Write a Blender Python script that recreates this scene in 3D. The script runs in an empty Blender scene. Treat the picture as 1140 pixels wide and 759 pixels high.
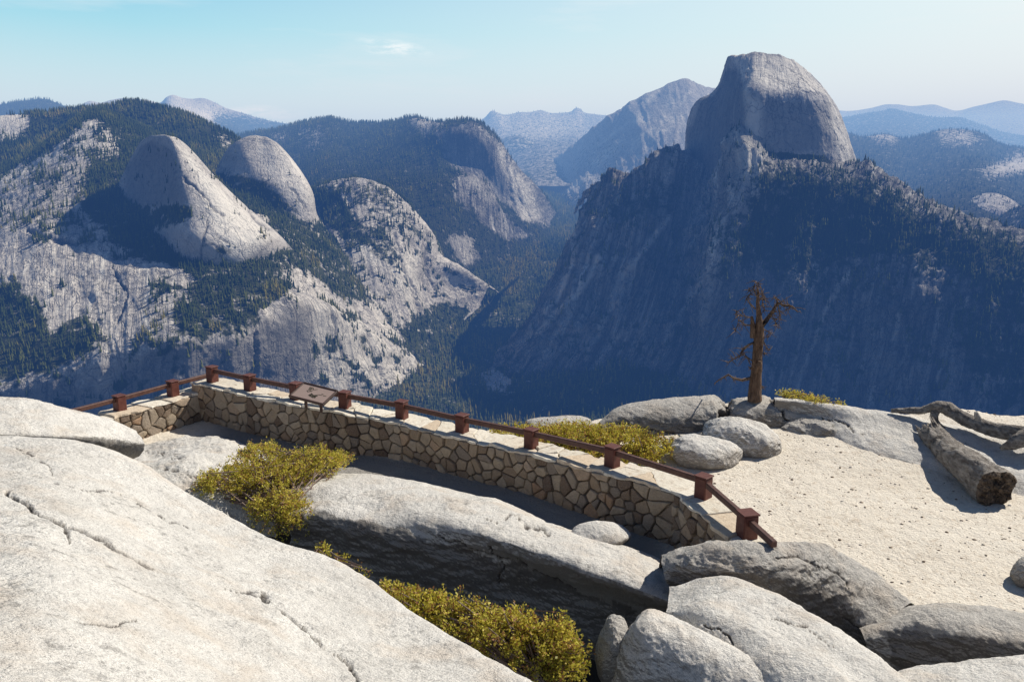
import bpy, bmesh, math, random
import numpy as np
from math import radians, sin, cos, tan, atan, pi
from mathutils import Vector, Matrix

random.seed(7); RNG = np.random.default_rng(7)
S = bpy.context.scene
COL = S.collection

# ------------------------------------------------------------------ camera model (survey of landmarks)
PITCH = radians(12.2); FPX = 900.0; CX, CY = 570.0, 379.5
def P(px, py, Y):
    """Sight line through a surveyed landmark, cut at forward distance Y (Y>0) or at elevation Y (Y<0)."""
    px = np.asarray(px, float); py = np.asarray(py, float); Y = np.asarray(Y, float)
    u = (px-CX)/FPX; v = (CY-py)/FPX
    dx, dy, dz = u, cos(PITCH)+v*sin(PITCH), -sin(PITCH)+v*cos(PITCH)
    t = np.where(Y > 0, Y/dy, np.where(dz < -1e-6, Y/np.minimum(dz, -1e-6), 1.0))
    return np.stack([dx*t, dy*t, dz*t], -1)
def V(px, py, Y): return Vector(P(px, py, Y).tolist())
def project(p):
    x, y, z = p[..., 0], p[..., 1], p[..., 2]
    f = y*cos(PITCH)-z*sin(PITCH); up = y*sin(PITCH)+z*cos(PITCH)
    f = np.maximum(f, 1e-3)
    return CX+FPX*x/f, CY-FPX*up/f

# ------------------------------------------------------------------ numpy noise
def _h(ix, iy, iz, seed):
    n = (ix*374761393 + iy*668265263 + iz*2147483647 + seed*974634777) & 0xffffffff
    n = ((n ^ (n >> 13))*1274126177) & 0xffffffff
    n = ((n ^ (n >> 16))*2246822519) & 0xffffffff
    return ((n ^ (n >> 15)) & 0xffffff)/float(0xffffff)
def vnoise(p, seed=0):
    i = np.floor(p).astype(np.int64); f = p-i
    f = f*f*f*(f*(f*6-15)+10)
    r = 0
    for a in (0, 1):
        wa = f[..., 0] if a else 1-f[..., 0]
        for b in (0, 1):
            wb = f[..., 1] if b else 1-f[..., 1]
            for c in (0, 1):
                wc = f[..., 2] if c else 1-f[..., 2]
                r = r+wa*wb*wc*_h(i[..., 0]+a, i[..., 1]+b, i[..., 2]+c, seed)
    return r*2-1
ROT = np.array([[.36, .48, -.8], [-.8, .6, 0], [.48, .64, .6]])
def fbm(p, scale, octs=5, gain=.5, seed=0, ridged=False):
    q = p/scale; r = 0; a = 1; tot = 0
    for o in range(octs):
        n = vnoise(q, seed+o)
        if ridged: n = 1-2*np.abs(n)
        r = r+a*n; tot += a; a *= gain
        q = (q @ ROT)*2.03+7.3
    return r/tot
def sstep(a, b, x):
    t = np.clip((x-a)/(b-a), 0, 1); return t*t*(3-2*t)

# ------------------------------------------------------------------ mesh helpers
def link(o, parent=None):
    COL.objects.link(o)
    if parent is not None: o.parent = parent
    return o
def tag(o, label=None, cat=None, group=None, kind=None):
    if label: o['label'] = label
    if cat: o['category'] = cat
    if group: o['group'] = group
    if kind: o['kind'] = kind
    return o
def empty(name, loc=(0, 0, 0)):
    o = bpy.data.objects.new(name, None); o.location = loc; o.empty_display_size = .1
    return link(o)
def npmesh(name, verts, quads, mat, parent=None, attrs=None, smooth=True, colors=None, origin=None):
    """verts (n,3), quads (m,3|4) -> object; attrs: dict of per-vertex float arrays"""
    verts = np.asarray(verts, np.float64).reshape(-1, 3)
    if parent is not None and origin is None: origin = np.array(parent.location)
    if origin is not None: verts = verts-np.asarray(origin)
    me = bpy.data.meshes.new(name)
    quads = np.asarray(quads, np.int32); k = quads.shape[1]
    me.vertices.add(len(verts)); me.vertices.foreach_set('co', verts.astype(np.float32).ravel())
    me.loops.add(quads.size); me.loops.foreach_set('vertex_index', quads.ravel())
    me.polygons.add(len(quads)); me.polygons.foreach_set('loop_start', np.arange(0, quads.size, k, dtype=np.int32))
    me.update(calc_edges=True)
    if smooth: me.polygons.foreach_set('use_smooth', np.ones(len(quads), bool))
    for n, arr in (attrs or {}).items():
        arr = np.asarray(arr, np.float32)
        if arr.ndim == 1:
            at = me.attributes.new(n, 'FLOAT', 'POINT'); at.data.foreach_set('value', arr)
        else:
            at = me.attributes.new(n, 'FLOAT_VECTOR', 'POINT'); at.data.foreach_set('vector', arr.ravel())
    me.materials.append(mat); me.validate()
    o = bpy.data.objects.new(name, me)
    link(o, parent)
    if origin is not None and parent is None: o.location = origin
    return o
class MB:
    """collects polygons with a per-vertex tint"""
    def __init__(s): s.v = []; s.f = []; s.c = []
    def add(s, vs, fs, c=0.5):
        b = len(s.v); s.v += [tuple(v) for v in vs]; s.f += [tuple(i+b for i in f) for f in fs]
        s.c += [c]*len(vs)
    def box(s, c, sx, sy, sz, X=(1, 0, 0), Y=(0, 1, 0), Z=(0, 0, 1), bev=0, tint=.5, taper=1.0):
        c = Vector(c); X = Vector(X)*sx/2; Y = Vector(Y)*sy/2; Z = Vector(Z)*sz/2
        if bev <= 0:
            vs = [c+X*a*(taper if d > 0 else 1)+Y*b*(taper if d > 0 else 1)+Z*d for d in (-1, 1) for a, b in ((-1, -1), (1, -1), (1, 1), (-1, 1))]
            s.add(vs, [(3, 2, 1, 0), (4, 5, 6, 7), (0, 1, 5, 4), (1, 2, 6, 5), (2, 3, 7, 6), (3, 0, 4, 7)], tint); return
        bx, by, bz = bev/(sx/2), bev/(sy/2), bev/(sz/2)
        vs = []; 
        def ring(d, k, tp=1.0):
            for a, b in ((-1, -1), (1, -1), (1, 1), (-1, 1)):
                # octagonal ring
                p1 = (a*(1-(1-0)*bx*k), b) ; 
                pts = [(a*(1-bx-(bx if k else 0)*0), b*(1-(by if k else 0))), (a*(1-(bx if k else 0)), b*(1-by))]
                if (a*b) > 0: pts = pts[::-1]
                for (u, w) in pts: vs.append(c+X*u*tp+Y*w*tp+Z*d)
        ring(-1, 1); ring(-1+bz, 0); ring(1-bz, 0, taper); ring(1, 1, taper)
        fs = [tuple(range(7, -1, -1)), tuple(range(24, 32))]
        for r in range(3):
            for i in range(8):
                j = (i+1) % 8; fs.append((r*8+i, r*8+j, (r+1)*8+j, (r+1)*8+i))
        s.add(vs, fs, tint)
    def tube(s, pts, rad, n=8, tint=.5, jag=0, seed=0):
        pts = [Vector(p) for p in pts]; rad = rad if hasattr(rad, '__len__') else [rad]*len(pts)
        rnd = random.Random(seed)
        vs = []; up = Vector((0.13, .21, .97))
        for i, p in enumerate(pts):
            d = (pts[min(i+1, len(pts)-1)]-pts[max(i-1, 0)]).normalized()
            a = d.cross(up if abs(d.dot(up)) < .95 else Vector((1, 0, 0))).normalized(); b = d.cross(a)
            for k in range(n):
                t = 2*pi*k/n; r = rad[i]*(1+rnd.uniform(-jag, jag)*1.0)
                vs.append(p+a*cos(t)*r+b*sin(t)*r)
        fs = [tuple(range(n))[::-1], tuple(range(len(vs)-n, len(vs)))]
        for i in range(len(pts)-1):
            for k in range(n):
                j = (k+1) % n; fs.append((i*n+k, i*n+j, (i+1)*n+j, (i+1)*n+k))
        s.add(vs, fs, tint)
    def build(s, name, mat, parent=None, smooth=False, origin=None):
        me = bpy.data.meshes.new(name)
        if parent is not None and origin is None: origin = parent.location
        vs = s.v if origin is None else [tuple(Vector(v)-Vector(origin)) for v in s.v]
        me.from_pydata(vs, [], s.f); me.validate()
        bm = bmesh.new(); bm.from_mesh(me); bmesh.ops.recalc_face_normals(bm, faces=bm.faces); bm.to_mesh(me); bm.free()
        at = me.attributes.new('tint', 'FLOAT', 'POINT'); at.data.foreach_set('value', np.array(s.c, np.float32)[:len(me.vertices)])
        if smooth: me.polygons.foreach_set('use_smooth', np.ones(len(me.polygons), bool))
        me.materials.append(mat)
        o = bpy.data.objects.new(name, me); link(o, parent)
        if parent is None and origin is not None: o.location = origin
        return o

# ------------------------------------------------------------------ spline control-net surface
def _cr(pts, n_per):
    """Catmull-Rom along axis 0; n_per = samples per segment (list)"""
    K = pts.shape[0]
    ext = np.concatenate([2*pts[:1]-pts[1:2], pts, 2*pts[-1:]-pts[-2:-1]], 0)
    out = []
    for i in range(K-1):
        p0, p1, p2, p3 = ext[i], ext[i+1], ext[i+2], ext[i+3]
        d0, d1, d2 = [np.sqrt(np.linalg.norm(b-a, axis=-1, keepdims=True)+1e-9) for a, b in ((p0, p1), (p1, p2), (p2, p3))]
        # centripetal tangents
        m1 = (p1-p0)/d0-(p2-p0)/(d0+d1)+(p2-p1)/d1; m1 = m1*d1
        m2 = (p2-p1)/d1-(p3-p1)/(d1+d2)+(p3-p2)/d2; m2 = m2*d1
        n = n_per[i]; ts = np.linspace(0, 1, n, endpoint=(i == K-2)) if i < K-2 else np.linspace(0, 1, n+1)
        for t in ts:
            out.append((2*t**3-3*t*t+1)*p1+(t**3-2*t*t+t)*m1+(-2*t**3+3*t*t)*p2+(t**3-t*t)*m2)
    return np.array(out)
def net(rows, step=1.5, maxn=400):
    C = np.array([[P(*c) for c in r] for r in rows])
    px, py = project(C)
    def segs(ax):
        d = np.hypot(np.diff(px, axis=ax), np.diff(py, axis=ax))
        m = np.percentile(d, 80, axis=1-ax)
        return np.clip(np.ceil(m/step), 2, maxn).astype(int)
    A = _cr(C, segs(0)); B = _cr(np.swapaxes(A, 0, 1), segs(1))
    return np.swapaxes(B, 0, 1)         # (R, Cc, 3)
def gnormals(g):
    du = np.gradient(g, axis=1); dv = np.gradient(g, axis=0)
    n = np.cross(du, dv); n /= np.linalg.norm(n, axis=-1, keepdims=True)+1e-12
    flip = n[..., 2] < 0 if n[..., 2].mean() < 0 else np.zeros(n.shape[:2], bool)
    if n[..., 2].mean() < 0: n = -n
    return n
def gfaces(R, C):
    i = np.arange(R*C).reshape(R, C)
    return np.stack([i[:-1, :-1], i[:-1, 1:], i[1:, 1:], i[1:, :-1]], -1).reshape(-1, 4)
def st_coords(g):
    s = np.concatenate([np.zeros((g.shape[0], 1)), np.cumsum(np.linalg.norm(np.diff(g, axis=1), axis=-1), 1)], 1)
    t = np.concatenate([np.zeros((1, g.shape[1])), np.cumsum(np.linalg.norm(np.diff(g, axis=0), axis=-1), 0)], 0)
    s = np.broadcast_to(s.mean(0), s.shape); t = np.broadcast_to(t.mean(1, keepdims=True), t.shape)
    return np.stack([s, t, np.zeros_like(s)], -1)
def inpoly(px, py, poly):
    c = np.zeros(px.shape, bool); n = len(poly)
    for i in range(n):
        x1, y1 = poly[i]; x2, y2 = poly[(i+1) % n]
        if y1 == y2: continue
        cond = ((y1 > py) != (y2 > py)) & (px < (x2-x1)*(py-y1)/(y2-y1)+x1)
        c ^= cond
    return c
def linedist(px, py, line):
    d = np.full(px.shape, 1e9)
    for (x1, y1), (x2, y2) in zip(line[:-1], line[1:]):
        dx, dy = x2-x1, y2-y1; L = dx*dx+dy*dy+1e-9
        t = np.clip(((px-x1)*dx+(py-y1)*dy)/L, 0, 1)
        d = np.minimum(d, np.hypot(px-x1-t*dx, py-y1-t*dy))
    return d

# ------------------------------------------------------------------ node helpers
def newmat(name):
    m = bpy.data.materials.new(name); m.use_nodes = True; nt = m.node_tree
    b = nt.nodes.get('Principled BSDF'); b.inputs['Roughness'].default_value = .9
    b.inputs['Specular IOR Level'].default_value = .15
    return m, nt, b
class N:
    def __init__(s, nt): s.nt = nt
    def new(s, t, **k):
        n = s.nt.nodes.new(t)
        for a, b in k.items():
            if a.startswith('i_'): n.inputs[a[2:].replace('_', ' ')].default_value = b
            else: setattr(n, a, b)
        return n
    def ln(s, a, b): s.nt.links.new(a, b)
    def attr(s, name, vec=False):
        n = s.new('ShaderNodeAttribute', attribute_name=name); return n.outputs['Vector' if vec else 'Fac']
    def pos(s): return s.new('ShaderNodeTexCoord').outputs['Object']
    def noise(s, vec, scale, detail=5, rough=.55, mult=None, out='Fac', dist=0):
        if mult is not None:
            m = s.new('ShaderNodeVectorMath', operation='MULTIPLY'); s.ln(vec, m.inputs[0]); m.inputs[1].default_value = mult; vec = m.outputs[0]
        n = s.new('ShaderNodeTexNoise'); n.inputs['Scale'].default_value = scale; n.inputs['Detail'].default_value = detail
        n.inputs['Roughness'].default_value = rough; n.inputs['Distortion'].default_value = dist; s.ln(vec, n.inputs['Vector']); return n.outputs[out]
    def vor(s, vec, scale, feature='F1', out='Distance', rnd=1):
        n = s.new('ShaderNodeTexVoronoi', feature=feature); n.inputs['Scale'].default_value = scale; n.inputs['Randomness'].default_value = rnd
        s.ln(vec, n.inputs['Vector']); return n.outputs[out]
    def ramp(s, fac, stops, interp='LINEAR'):
        n = s.new('ShaderNodeValToRGB'); r = n.color_ramp; r.interpolation = interp
        while len(r.elements) < len(stops): r.elements.new(.5)
        for e, (p, c) in zip(r.elements, stops):
            e.position = p; e.color = (c, c, c, 1) if not hasattr(c, '__len__') else (*c, 1)
        s.ln(fac, n.inputs[0]); return n.outputs[0]
    def mix(s, fac, a, b, mode='MIX'):
        n = s.new('ShaderNodeMix', data_type='RGBA', blend_type=mode)
        for sock, v in ((n.inputs[0], fac), (n.inputs[6], a), (n.inputs[7], b)):
            if hasattr(v, 'links') or hasattr(v, 'is_linked'): s.ln(v, sock)
            elif hasattr(v, '__len__'): sock.default_value = (*v, 1)
            else: sock.default_value = v if sock.type == 'VALUE' else (v, v, v, 1)
        return n.outputs[2]
    def math(s, op, a, b=0, c=None):
        n = s.new('ShaderNodeMath', operation=op)
        for i, v in enumerate((a, b) if c is None else (a, b, c)):
            if hasattr(v, 'is_linked'): s.ln(v, n.inputs[i])
            else: n.inputs[i].default_value = v
        return n.outputs[0]
    def bump(s, h, strength, dist, prev=None):
        n = s.new('ShaderNodeBump'); n.inputs['Strength'].default_value = strength; n.inputs['Distance'].default_value = dist
        s.ln(h, n.inputs['Height'])
        if prev is not None: s.ln(prev, n.inputs['Normal'])
        return n.outputs[0]
# ================================================================== FAR MOUNTAINS
SUN_AZ, SUN_EL = radians(60), radians(43)

def mat_mountain(name, light=(.86, .80, .71), dark=(.38, .36, .35), streak=1.0, bumpd=14, forestc=(.04, .055, .022), speck=1.0, steep=.75, chute=0):
    m, nt, b = newmat(name); n = N(nt)
    p = n.pos(); st = n.attr('st', True); forest = n.attr('forest'); bright = n.attr('bright'); dk = n.attr('dark')
    big = n.noise(p, 1/260, 6, .6); med = n.noise(p, 1/60, 6, .62)
    fine = n.noise(p, 1/16, 5, .7)
    stk = n.noise(st, 1/22, 5, .65, mult=(1, .09, 1), dist=.6)
    stk2 = n.noise(st, 1/70, 4, .6, mult=(1, .12, 1), dist=.8)
    c = n.mix(n.ramp(big, [(.35, 0), (.65, 1)]), light, tuple(x*.86 for x in light))
    c = n.mix(n.math('MULTIPLY', n.ramp(stk, [(.42, 0), (.66, 1)]), .6*streak), c, dark)
    c = n.mix(n.math('MULTIPLY', n.ramp(stk2, [(.45, 0), (.62, 1)]), .4*streak), c, dark)
    c = n.mix(n.ramp(med, [(.3, .0), (.75, .45)]), c, tuple(x*.9 for x in dark))
    c = n.mix(n.math('MULTIPLY', n.ramp(fine, [(.53, 0), (.62, 1)]), .6*speck), c, (.07, .075, .06))
    vf = n.noise(p, 1/6.5, 3, .7)
    c = n.mix(n.math('MULTIPLY', n.ramp(vf, [(.52, 0), (.64, 1)]), .5*speck), c, (.10, .10, .095))
    if chute:
        ch = n.noise(st, 1/52, 5, .6, mult=(1, .05, 1), dist=1.2); cm = n.noise(p, 1/300, 3, .5)
        c = n.mix(n.math('MULTIPLY', n.math('MULTIPLY', n.ramp(ch, [(.54, 0), (.66, 1)]), n.ramp(cm, [(.42, 0), (.6, 1)])), chute), c, (.72, .70, .66))
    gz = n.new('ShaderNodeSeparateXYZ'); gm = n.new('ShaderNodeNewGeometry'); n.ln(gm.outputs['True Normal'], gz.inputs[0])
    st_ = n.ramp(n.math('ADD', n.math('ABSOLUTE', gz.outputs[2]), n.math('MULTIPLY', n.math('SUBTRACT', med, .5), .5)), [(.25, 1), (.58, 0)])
    c = n.mix(n.math('MULTIPLY', st_, steep), c, tuple(x*.36 for x in light))  # steeper faces painted darker to deepen their shade
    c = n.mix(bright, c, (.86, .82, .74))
    jv = n.noise(st, 1/95, 4, .55, mult=(1, .4, 1), dist=.4); jl = n.ramp(n.math('ABSOLUTE', n.math('SUBTRACT', jv, .5)), [(0, 1), (.011, 0)])
    jw = n.noise(p, 1/80, 4, .55); jm = n.ramp(n.math('ABSOLUTE', n.math('SUBTRACT', jw, .47)), [(0, 1), (.010, 0)])
    jj = n.math('MULTIPLY', n.math('MAXIMUM', jl, jm), .5*(.45+.55*streak))
    c = n.mix(jj, c, (.07, .07, .065))
    c = n.mix(dk, c, (.055, .06, .065))  # mask holds crack lines plus shade painted on cliff and dome faces
    # shrub / forest ground: mottled
    fg = n.mix(n.noise(p, 1/25, 4, .6), forestc, (.07, .07, .035))
    mott = n.math('ADD', n.math('MULTIPLY', fine, .9), n.math('MULTIPLY', n.noise(p, 1/48, 4, .6), 2.0))
    edge = n.math('ADD', forest, n.math('SUBTRACT', mott, 1.45))
    fm = n.ramp(edge, [(.36, 0), (.66, 1)])
    c = n.mix(fm, c, fg)
    n.ln(c, b.inputs['Base Color'])
    h = n.math('SUBTRACT', n.math('ADD', n.math('MULTIPLY', stk, 1.1*streak), n.math('ADD', med, n.math('MULTIPLY', fine, .6))), n.math('MULTIPLY', jj, .5))
    n.ln(n.bump(h, 1.0, bumpd), b.inputs['Normal'])
    b.inputs['Roughness'].default_value = 1; b.inputs['Specular IOR Level'].default_value = .05
    return m

M_near = mat_mountain('weathered_granite_far')
M_dome = mat_mountain('pale_granite_dome', streak=.35, light=(.78, .73, .66), speck=.45, steep=.5)
M_half = mat_mountain('grey_granite_cliff', light=(.72, .69, .65), dark=(.26, .26, .27), streak=1.1, bumpd=9, speck=.5, steep=.35)
M_mass = mat_mountain('dark_granite_slope', light=(.66, .63, .58), dark=(.07, .07, .075), streak=1.7, bumpd=26, steep=.3, chute=.95)
M_far = mat_mountain('distant_granite', light=(.60, .57, .54), dark=(.30, .30, .32), streak=.5, bumpd=30, speck=.6, steep=.5)

def blur(F, kk):
    if not F.any(): return F
    for _ in range(2):
        for ax in (0, 1):
            pad = [(0, 0), (0, 0)]; pad[ax] = (kk, kk)
            c = np.cumsum(np.pad(F, pad, mode='edge'), axis=ax)
            n = F.shape[ax]; c = np.insert(c, 0, 0, axis=ax)
            F = (np.take(c, range(2*kk+1, 2*kk+1+n), axis=ax)-np.take(c, range(0, n), axis=ax))/(2*kk+1)
    return F
TREE_PTS = []      # (positions, height) arrays for the conifer stands
def mountain(name, rows, mat, step=1.6, amp=.10, top=220, octs=7, ridged=.5, forest=(), sparse=0.0, bright=(), dark=(),
             edge=7, tree_h=24, tree_area=160, seed=1, gull=0, lines=(), blr=3, clear=(),  base_forest=0, blines=(), kind='structure'):
    g = net(rows, step)
    n = gnormals(g)
    st = st_coords(g)
    a = fbm(g, top, octs, .52, seed)
    b = fbm(g, top*.8, octs, .5, seed+20, ridged=True)
    q = st.copy(); q[..., 1] *= .12
    c = (fbm(q+a[..., None]*25, 60, 5, .6, seed+40, ridged=True)+1.6*fbm(q+a[..., None]*60, 190, 4, .55, seed+45, ridged=True)) if gull else 0
    d = (a*(1-ridged)+b*ridged)*amp*top + c*gull
    # keep outline rows anchored a bit
    g = g+n*d[..., None]
    px, py = project(g)
    w1 = fbm(g, 130, 4, .6, seed+60); w2 = fbm(g+500, 130, 4, .6, seed+61); w3 = fbm(g+900, 22, 3, .6, seed+62)
    jx, jy = px+w1*edge, py+w2*edge
    F = np.full(px.shape, float(base_forest))
    for dens, poly in forest:
        F = np.where(inpoly(jx, jy, poly), dens, F)
    F = blur(F, blr)
    cl = fbm(g, 55, 4, .6, seed+80)
    if sparse:
        q2 = st.copy(); q2[..., 1] *= 2.6; q2[..., 0] += st[..., 1]*.8
        led = fbm(q2, 60, 4, .6, seed+90)
        sp_ = sstep(-.05, .4, .6*cl+.7*led)*sparse
        for poly in clear: sp_ = np.where(inpoly(jx, jy, poly), sp_*.08, sp_)
        F = np.maximum(F, blur(sp_, 1))
    B = np.zeros(px.shape); D = np.zeros(px.shape)
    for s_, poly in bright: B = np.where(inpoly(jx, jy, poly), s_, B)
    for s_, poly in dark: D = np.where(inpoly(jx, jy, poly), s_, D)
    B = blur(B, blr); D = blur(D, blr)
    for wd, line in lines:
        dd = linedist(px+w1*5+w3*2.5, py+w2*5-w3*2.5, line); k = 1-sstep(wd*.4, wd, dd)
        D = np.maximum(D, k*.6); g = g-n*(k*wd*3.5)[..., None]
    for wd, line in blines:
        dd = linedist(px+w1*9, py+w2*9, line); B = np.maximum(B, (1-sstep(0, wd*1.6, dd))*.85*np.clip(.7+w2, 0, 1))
    R, C = px.shape
    o = npmesh(name, g.reshape(-1, 3), gfaces(R, C), mat, attrs={'forest': F.ravel(), 'bright': B.ravel(), 'dark': D.ravel(), 'st': st.reshape(-1, 3)})
    o['kind'] = kind
    # tree positions by area
    if tree_area:
        q = (g[:-1, :-1]+g[1:, 1:])/2
        e1 = g[:-1, 1:]-g[:-1, :-1]; e2 = g[1:, :-1]-g[:-1, :-1]
        area = np.abs(np.cross(e1, e2)[..., 2])+.35*np.linalg.norm(np.cross(e1, e2), axis=-1)
        qx, qy = project(q)
        vis = (qx > -30) & (qx < 1170) & (qy < 640)
        fm = F[:-1, :-1]
        fm = np.clip((fm-.12)*1.15+cl[:-1, :-1]*.9*(fm > .05), 0, 1)
        lam = area/tree_area*fm*vis
        k = RNG.poisson(np.clip(lam, 0, 30))
        idx = np.repeat(np.arange(k.size), k.ravel())
        u = RNG.random((len(idx), 2))
        e1f, e2f, q0 = e1.reshape(-1, 3), e2.reshape(-1, 3), g[:-1, :-1].reshape(-1, 3)
        pos = q0[idx]+e1f[idx]*u[:, :1]+e2f[idx]*u[:, 1:]
        TREE_PTS.append((pos, tree_h*(.35+1.1*RNG.random(len(idx))**1.3), np.clip(.42*RNG.random(len(idx))+.30+.75*fbm(pos, 140, 3, .6, seed+7)+(.22 if name == 'valley_floor' else 0), 0, 1)))
    return o

# ---- broad canyon floor ------------------------------------------------
fl = []
for Y, z, py in ((1500, -1010, 0), (2400, -985, 0), (2900, -960, 0), (3300, -948, 0), (3750, -905, 0), (4250, -815, 0), (4600, -748, 0), (5200, -640, 0), (5800, -550, 0), (6500, -440, 0), (7300, -330, 0), (8600, -220, 0)):
    cxs = {1500: 0, 2400: -60, 2900: -100, 3300: -110, 3750: -80, 4250: -20, 4600: 0, 5200: 80, 5800: 180, 6500: 330, 7300: 560, 8600: 800}[Y]
    row = []
    for w, h in ((-2600, 500), (-1200, 260), (-560, 110), (-230, 18), (0, 0), (220, 16), (520, 90), (1100, 200), (2600, 300)):
        row.append((cxs+w, Y, z+h*(1 if Y > 3000 else .35)))
    fl.append(row)
def net_xyz(C, step=1.6):
    C = np.array(C, float); px, py = project(C)
    def segs(ax):
        d = np.hypot(np.diff(px, axis=ax), np.diff(py, axis=ax)); return np.clip(np.ceil(np.percentile(d, 60, axis=1-ax)/step), 2, 300).astype(int)
    A = _cr(C, segs(0)); B = _cr(np.swapaxes(A, 0, 1), segs(1)); return np.swapaxes(B, 0, 1)
_P = P
def mountain_xyz(name, C, mat, **k):
    global net
    keep = net; net = lambda rows, step: net_xyz(rows, step)
    try: return mountain(name, C, mat, **k)
    finally: net = keep
M_floor = mat_mountain('valley_forest_floor', forestc=(.05, .07, .028))
mountain_xyz('valley_floor', fl, M_floor, step=2.2, amp=.10, top=260, ridged=.2, octs=6, base_forest=.9, tree_h=30, tree_area=330, seed=3,
    forest=[(.0, [(530, 413), (560, 412), (572, 428), (560, 436), (532, 424)]), (.8, [(520, 330), (560, 325), (590, 300), (600, 312), (560, 350), (530, 372)])],
    bright=[(.0, [(0, 0), (1, 0), (1, 1)])], edge=5)

# ---- left massif --------------------------------------------------------
LM = [
 [(-110,235,4700),(-60,185,4700),(0,175,4700),(60,165,4700),(120,150,4800),(180,150,4800),(235,165,4700),(275,185,4500),(305,205,4300),(330,225,4250),(350,240,4200)],
 [(-110,240,3500),(-60,222,3600),(0,197,3700),(50,165,3900),(105,127,4150),(150,150,3950),(195,200,3550),(240,215,3600),(300,235,3750),(350,258,3850),(385,285,3900)],
 [(-110,300,3050),(-60,285,3100),(0,262,3150),(50,238,3250),(100,222,3350),(150,240,3250),(200,265,3130),(250,272,3120),(305,278,3180),(360,296,3450),(420,328,3800)],
 [(-110,360,2750),(-60,350,2780),(0,335,2820),(50,322,2850),(100,315,2900),(150,312,2900),(200,315,2880),(250,318,2860),(305,318,2900),(370,338,3250),(450,367,3750)],
 [(-110,450,2450),(-60,442,2500),(0,432,2540),(50,418,2580),(100,404,2620),(150,391,2660),(200,381,2690),(250,376,2700),(288,368,2740),(342,332,2900),(400,370,3150),(478,402,3700)][:0],
]
LM = LM[:4]+[
 [(-110,450,2450),(-60,442,2500),(0,432,2540),(50,418,2580),(100,404,2620),(150,391,2660),(200,381,2690),(250,376,2700),(343,335,2900),(400,368,3200),(478,402,3700)],
 [(-110,470,2440),(-60,462,2490),(0,452,2530),(50,440,2570),(100,425,2610),(150,412,2650),(200,400,2680),(250,396,2690),(349,385,2890),(412,402,3180),(484,410,3690)],
 [(-110,600,2400),(-60,590,2450),(0,580,2490),(50,570,2530),(100,560,2570),(150,545,2610),(200,530,2640),(262,505,2700),(356,442,2880),(424,436,3170),(488,416,3680)],
 [(-110,700,2300),(-60,690,2350),(0,680,2400),(50,670,2440),(100,650,2480),(150,640,2520),(200,620,2550),(270,590,2600),(362,520,2780),(430,480,3080),(492,430,3640)],
]
def _rl(row, k):
    return [(x, y, Y*(1+(k-1)*float(np.interp(x, [200, 340], [1, 0])))) for x, y, Y in row]
LM = [_rl(r_, k_) for r_, k_ in zip(LM, (1.06, 1.06, 1.0, .955, .92, .918, .915, .91))]
mountain('west_massif', LM, M_near, step=1.5, amp=.11, top=150, ridged=.6, gull=5, seed=11, clear=[[(-20,262),(70,268),(125,282),(122,320),(100,372),(60,365),(30,330),(-20,310)], [(150,325),(205,332),(200,376),(160,372)], [(128,300),(160,300),(165,385),(120,400)], [(290,345),(345,350),(352,445),(285,440)]], sparse=.7, tree_h=23, tree_area=130, edge=9,
 forest=[(.9, [(-120,100),(330,100),(360,245),(300,240),(250,225),(190,215),(140,215),(130,150),(100,130),(60,165),(0,200),(-120,230)]),
         (.85, [(95,180),(140,165),(160,215),(215,265),(200,300),(150,290),(120,262),(90,235)]),
         (.25, [(0,205),(60,170),(100,180),(90,240),(30,260),(0,250)]),
         (.85, [(-120,318),(22,318),(45,350),(60,372),(95,350),(112,370),(100,395),(40,415),(0,425),(-120,440)]),
         (.75, [(195,285),(225,280),(300,285),(330,320),(290,345),(280,372),(200,378),(195,340),(215,320)]),
         (.7, [(300,238),(345,235),(400,300),(420,340),(380,330),(340,300),(310,300),(290,265)]),
         (.35, [(160,330),(195,330),(190,375),(150,385)])],
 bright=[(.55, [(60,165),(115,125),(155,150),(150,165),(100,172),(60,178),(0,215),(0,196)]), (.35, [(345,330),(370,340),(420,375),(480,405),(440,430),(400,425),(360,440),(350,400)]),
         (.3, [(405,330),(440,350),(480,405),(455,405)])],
 dark=[(.5, [(-120,448),(0,440),(45,425),(60,415),(100,420),(110,440),(120,440),(135,405),(150,410),(180,384),(285,378),(290,360),(340,345),(352,445),(340,500),(-120,500)])],  # shadow of the lower cliff band put into the rock colour
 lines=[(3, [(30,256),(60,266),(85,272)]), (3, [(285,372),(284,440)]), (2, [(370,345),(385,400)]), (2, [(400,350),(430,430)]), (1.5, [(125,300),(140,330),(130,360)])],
 blines=[(1.8,[(110,285),(70,330),(62,350)]),(1.5,[(40,275),(25,310)]),(2.2, [(62,270),(60,300),(48,345)]), (2.2, [(118,275),(112,310),(100,345)]), (1.6, [(85,330),(75,350)]), (2.2, [(160,300),(165,330),(163,370)])])

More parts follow.
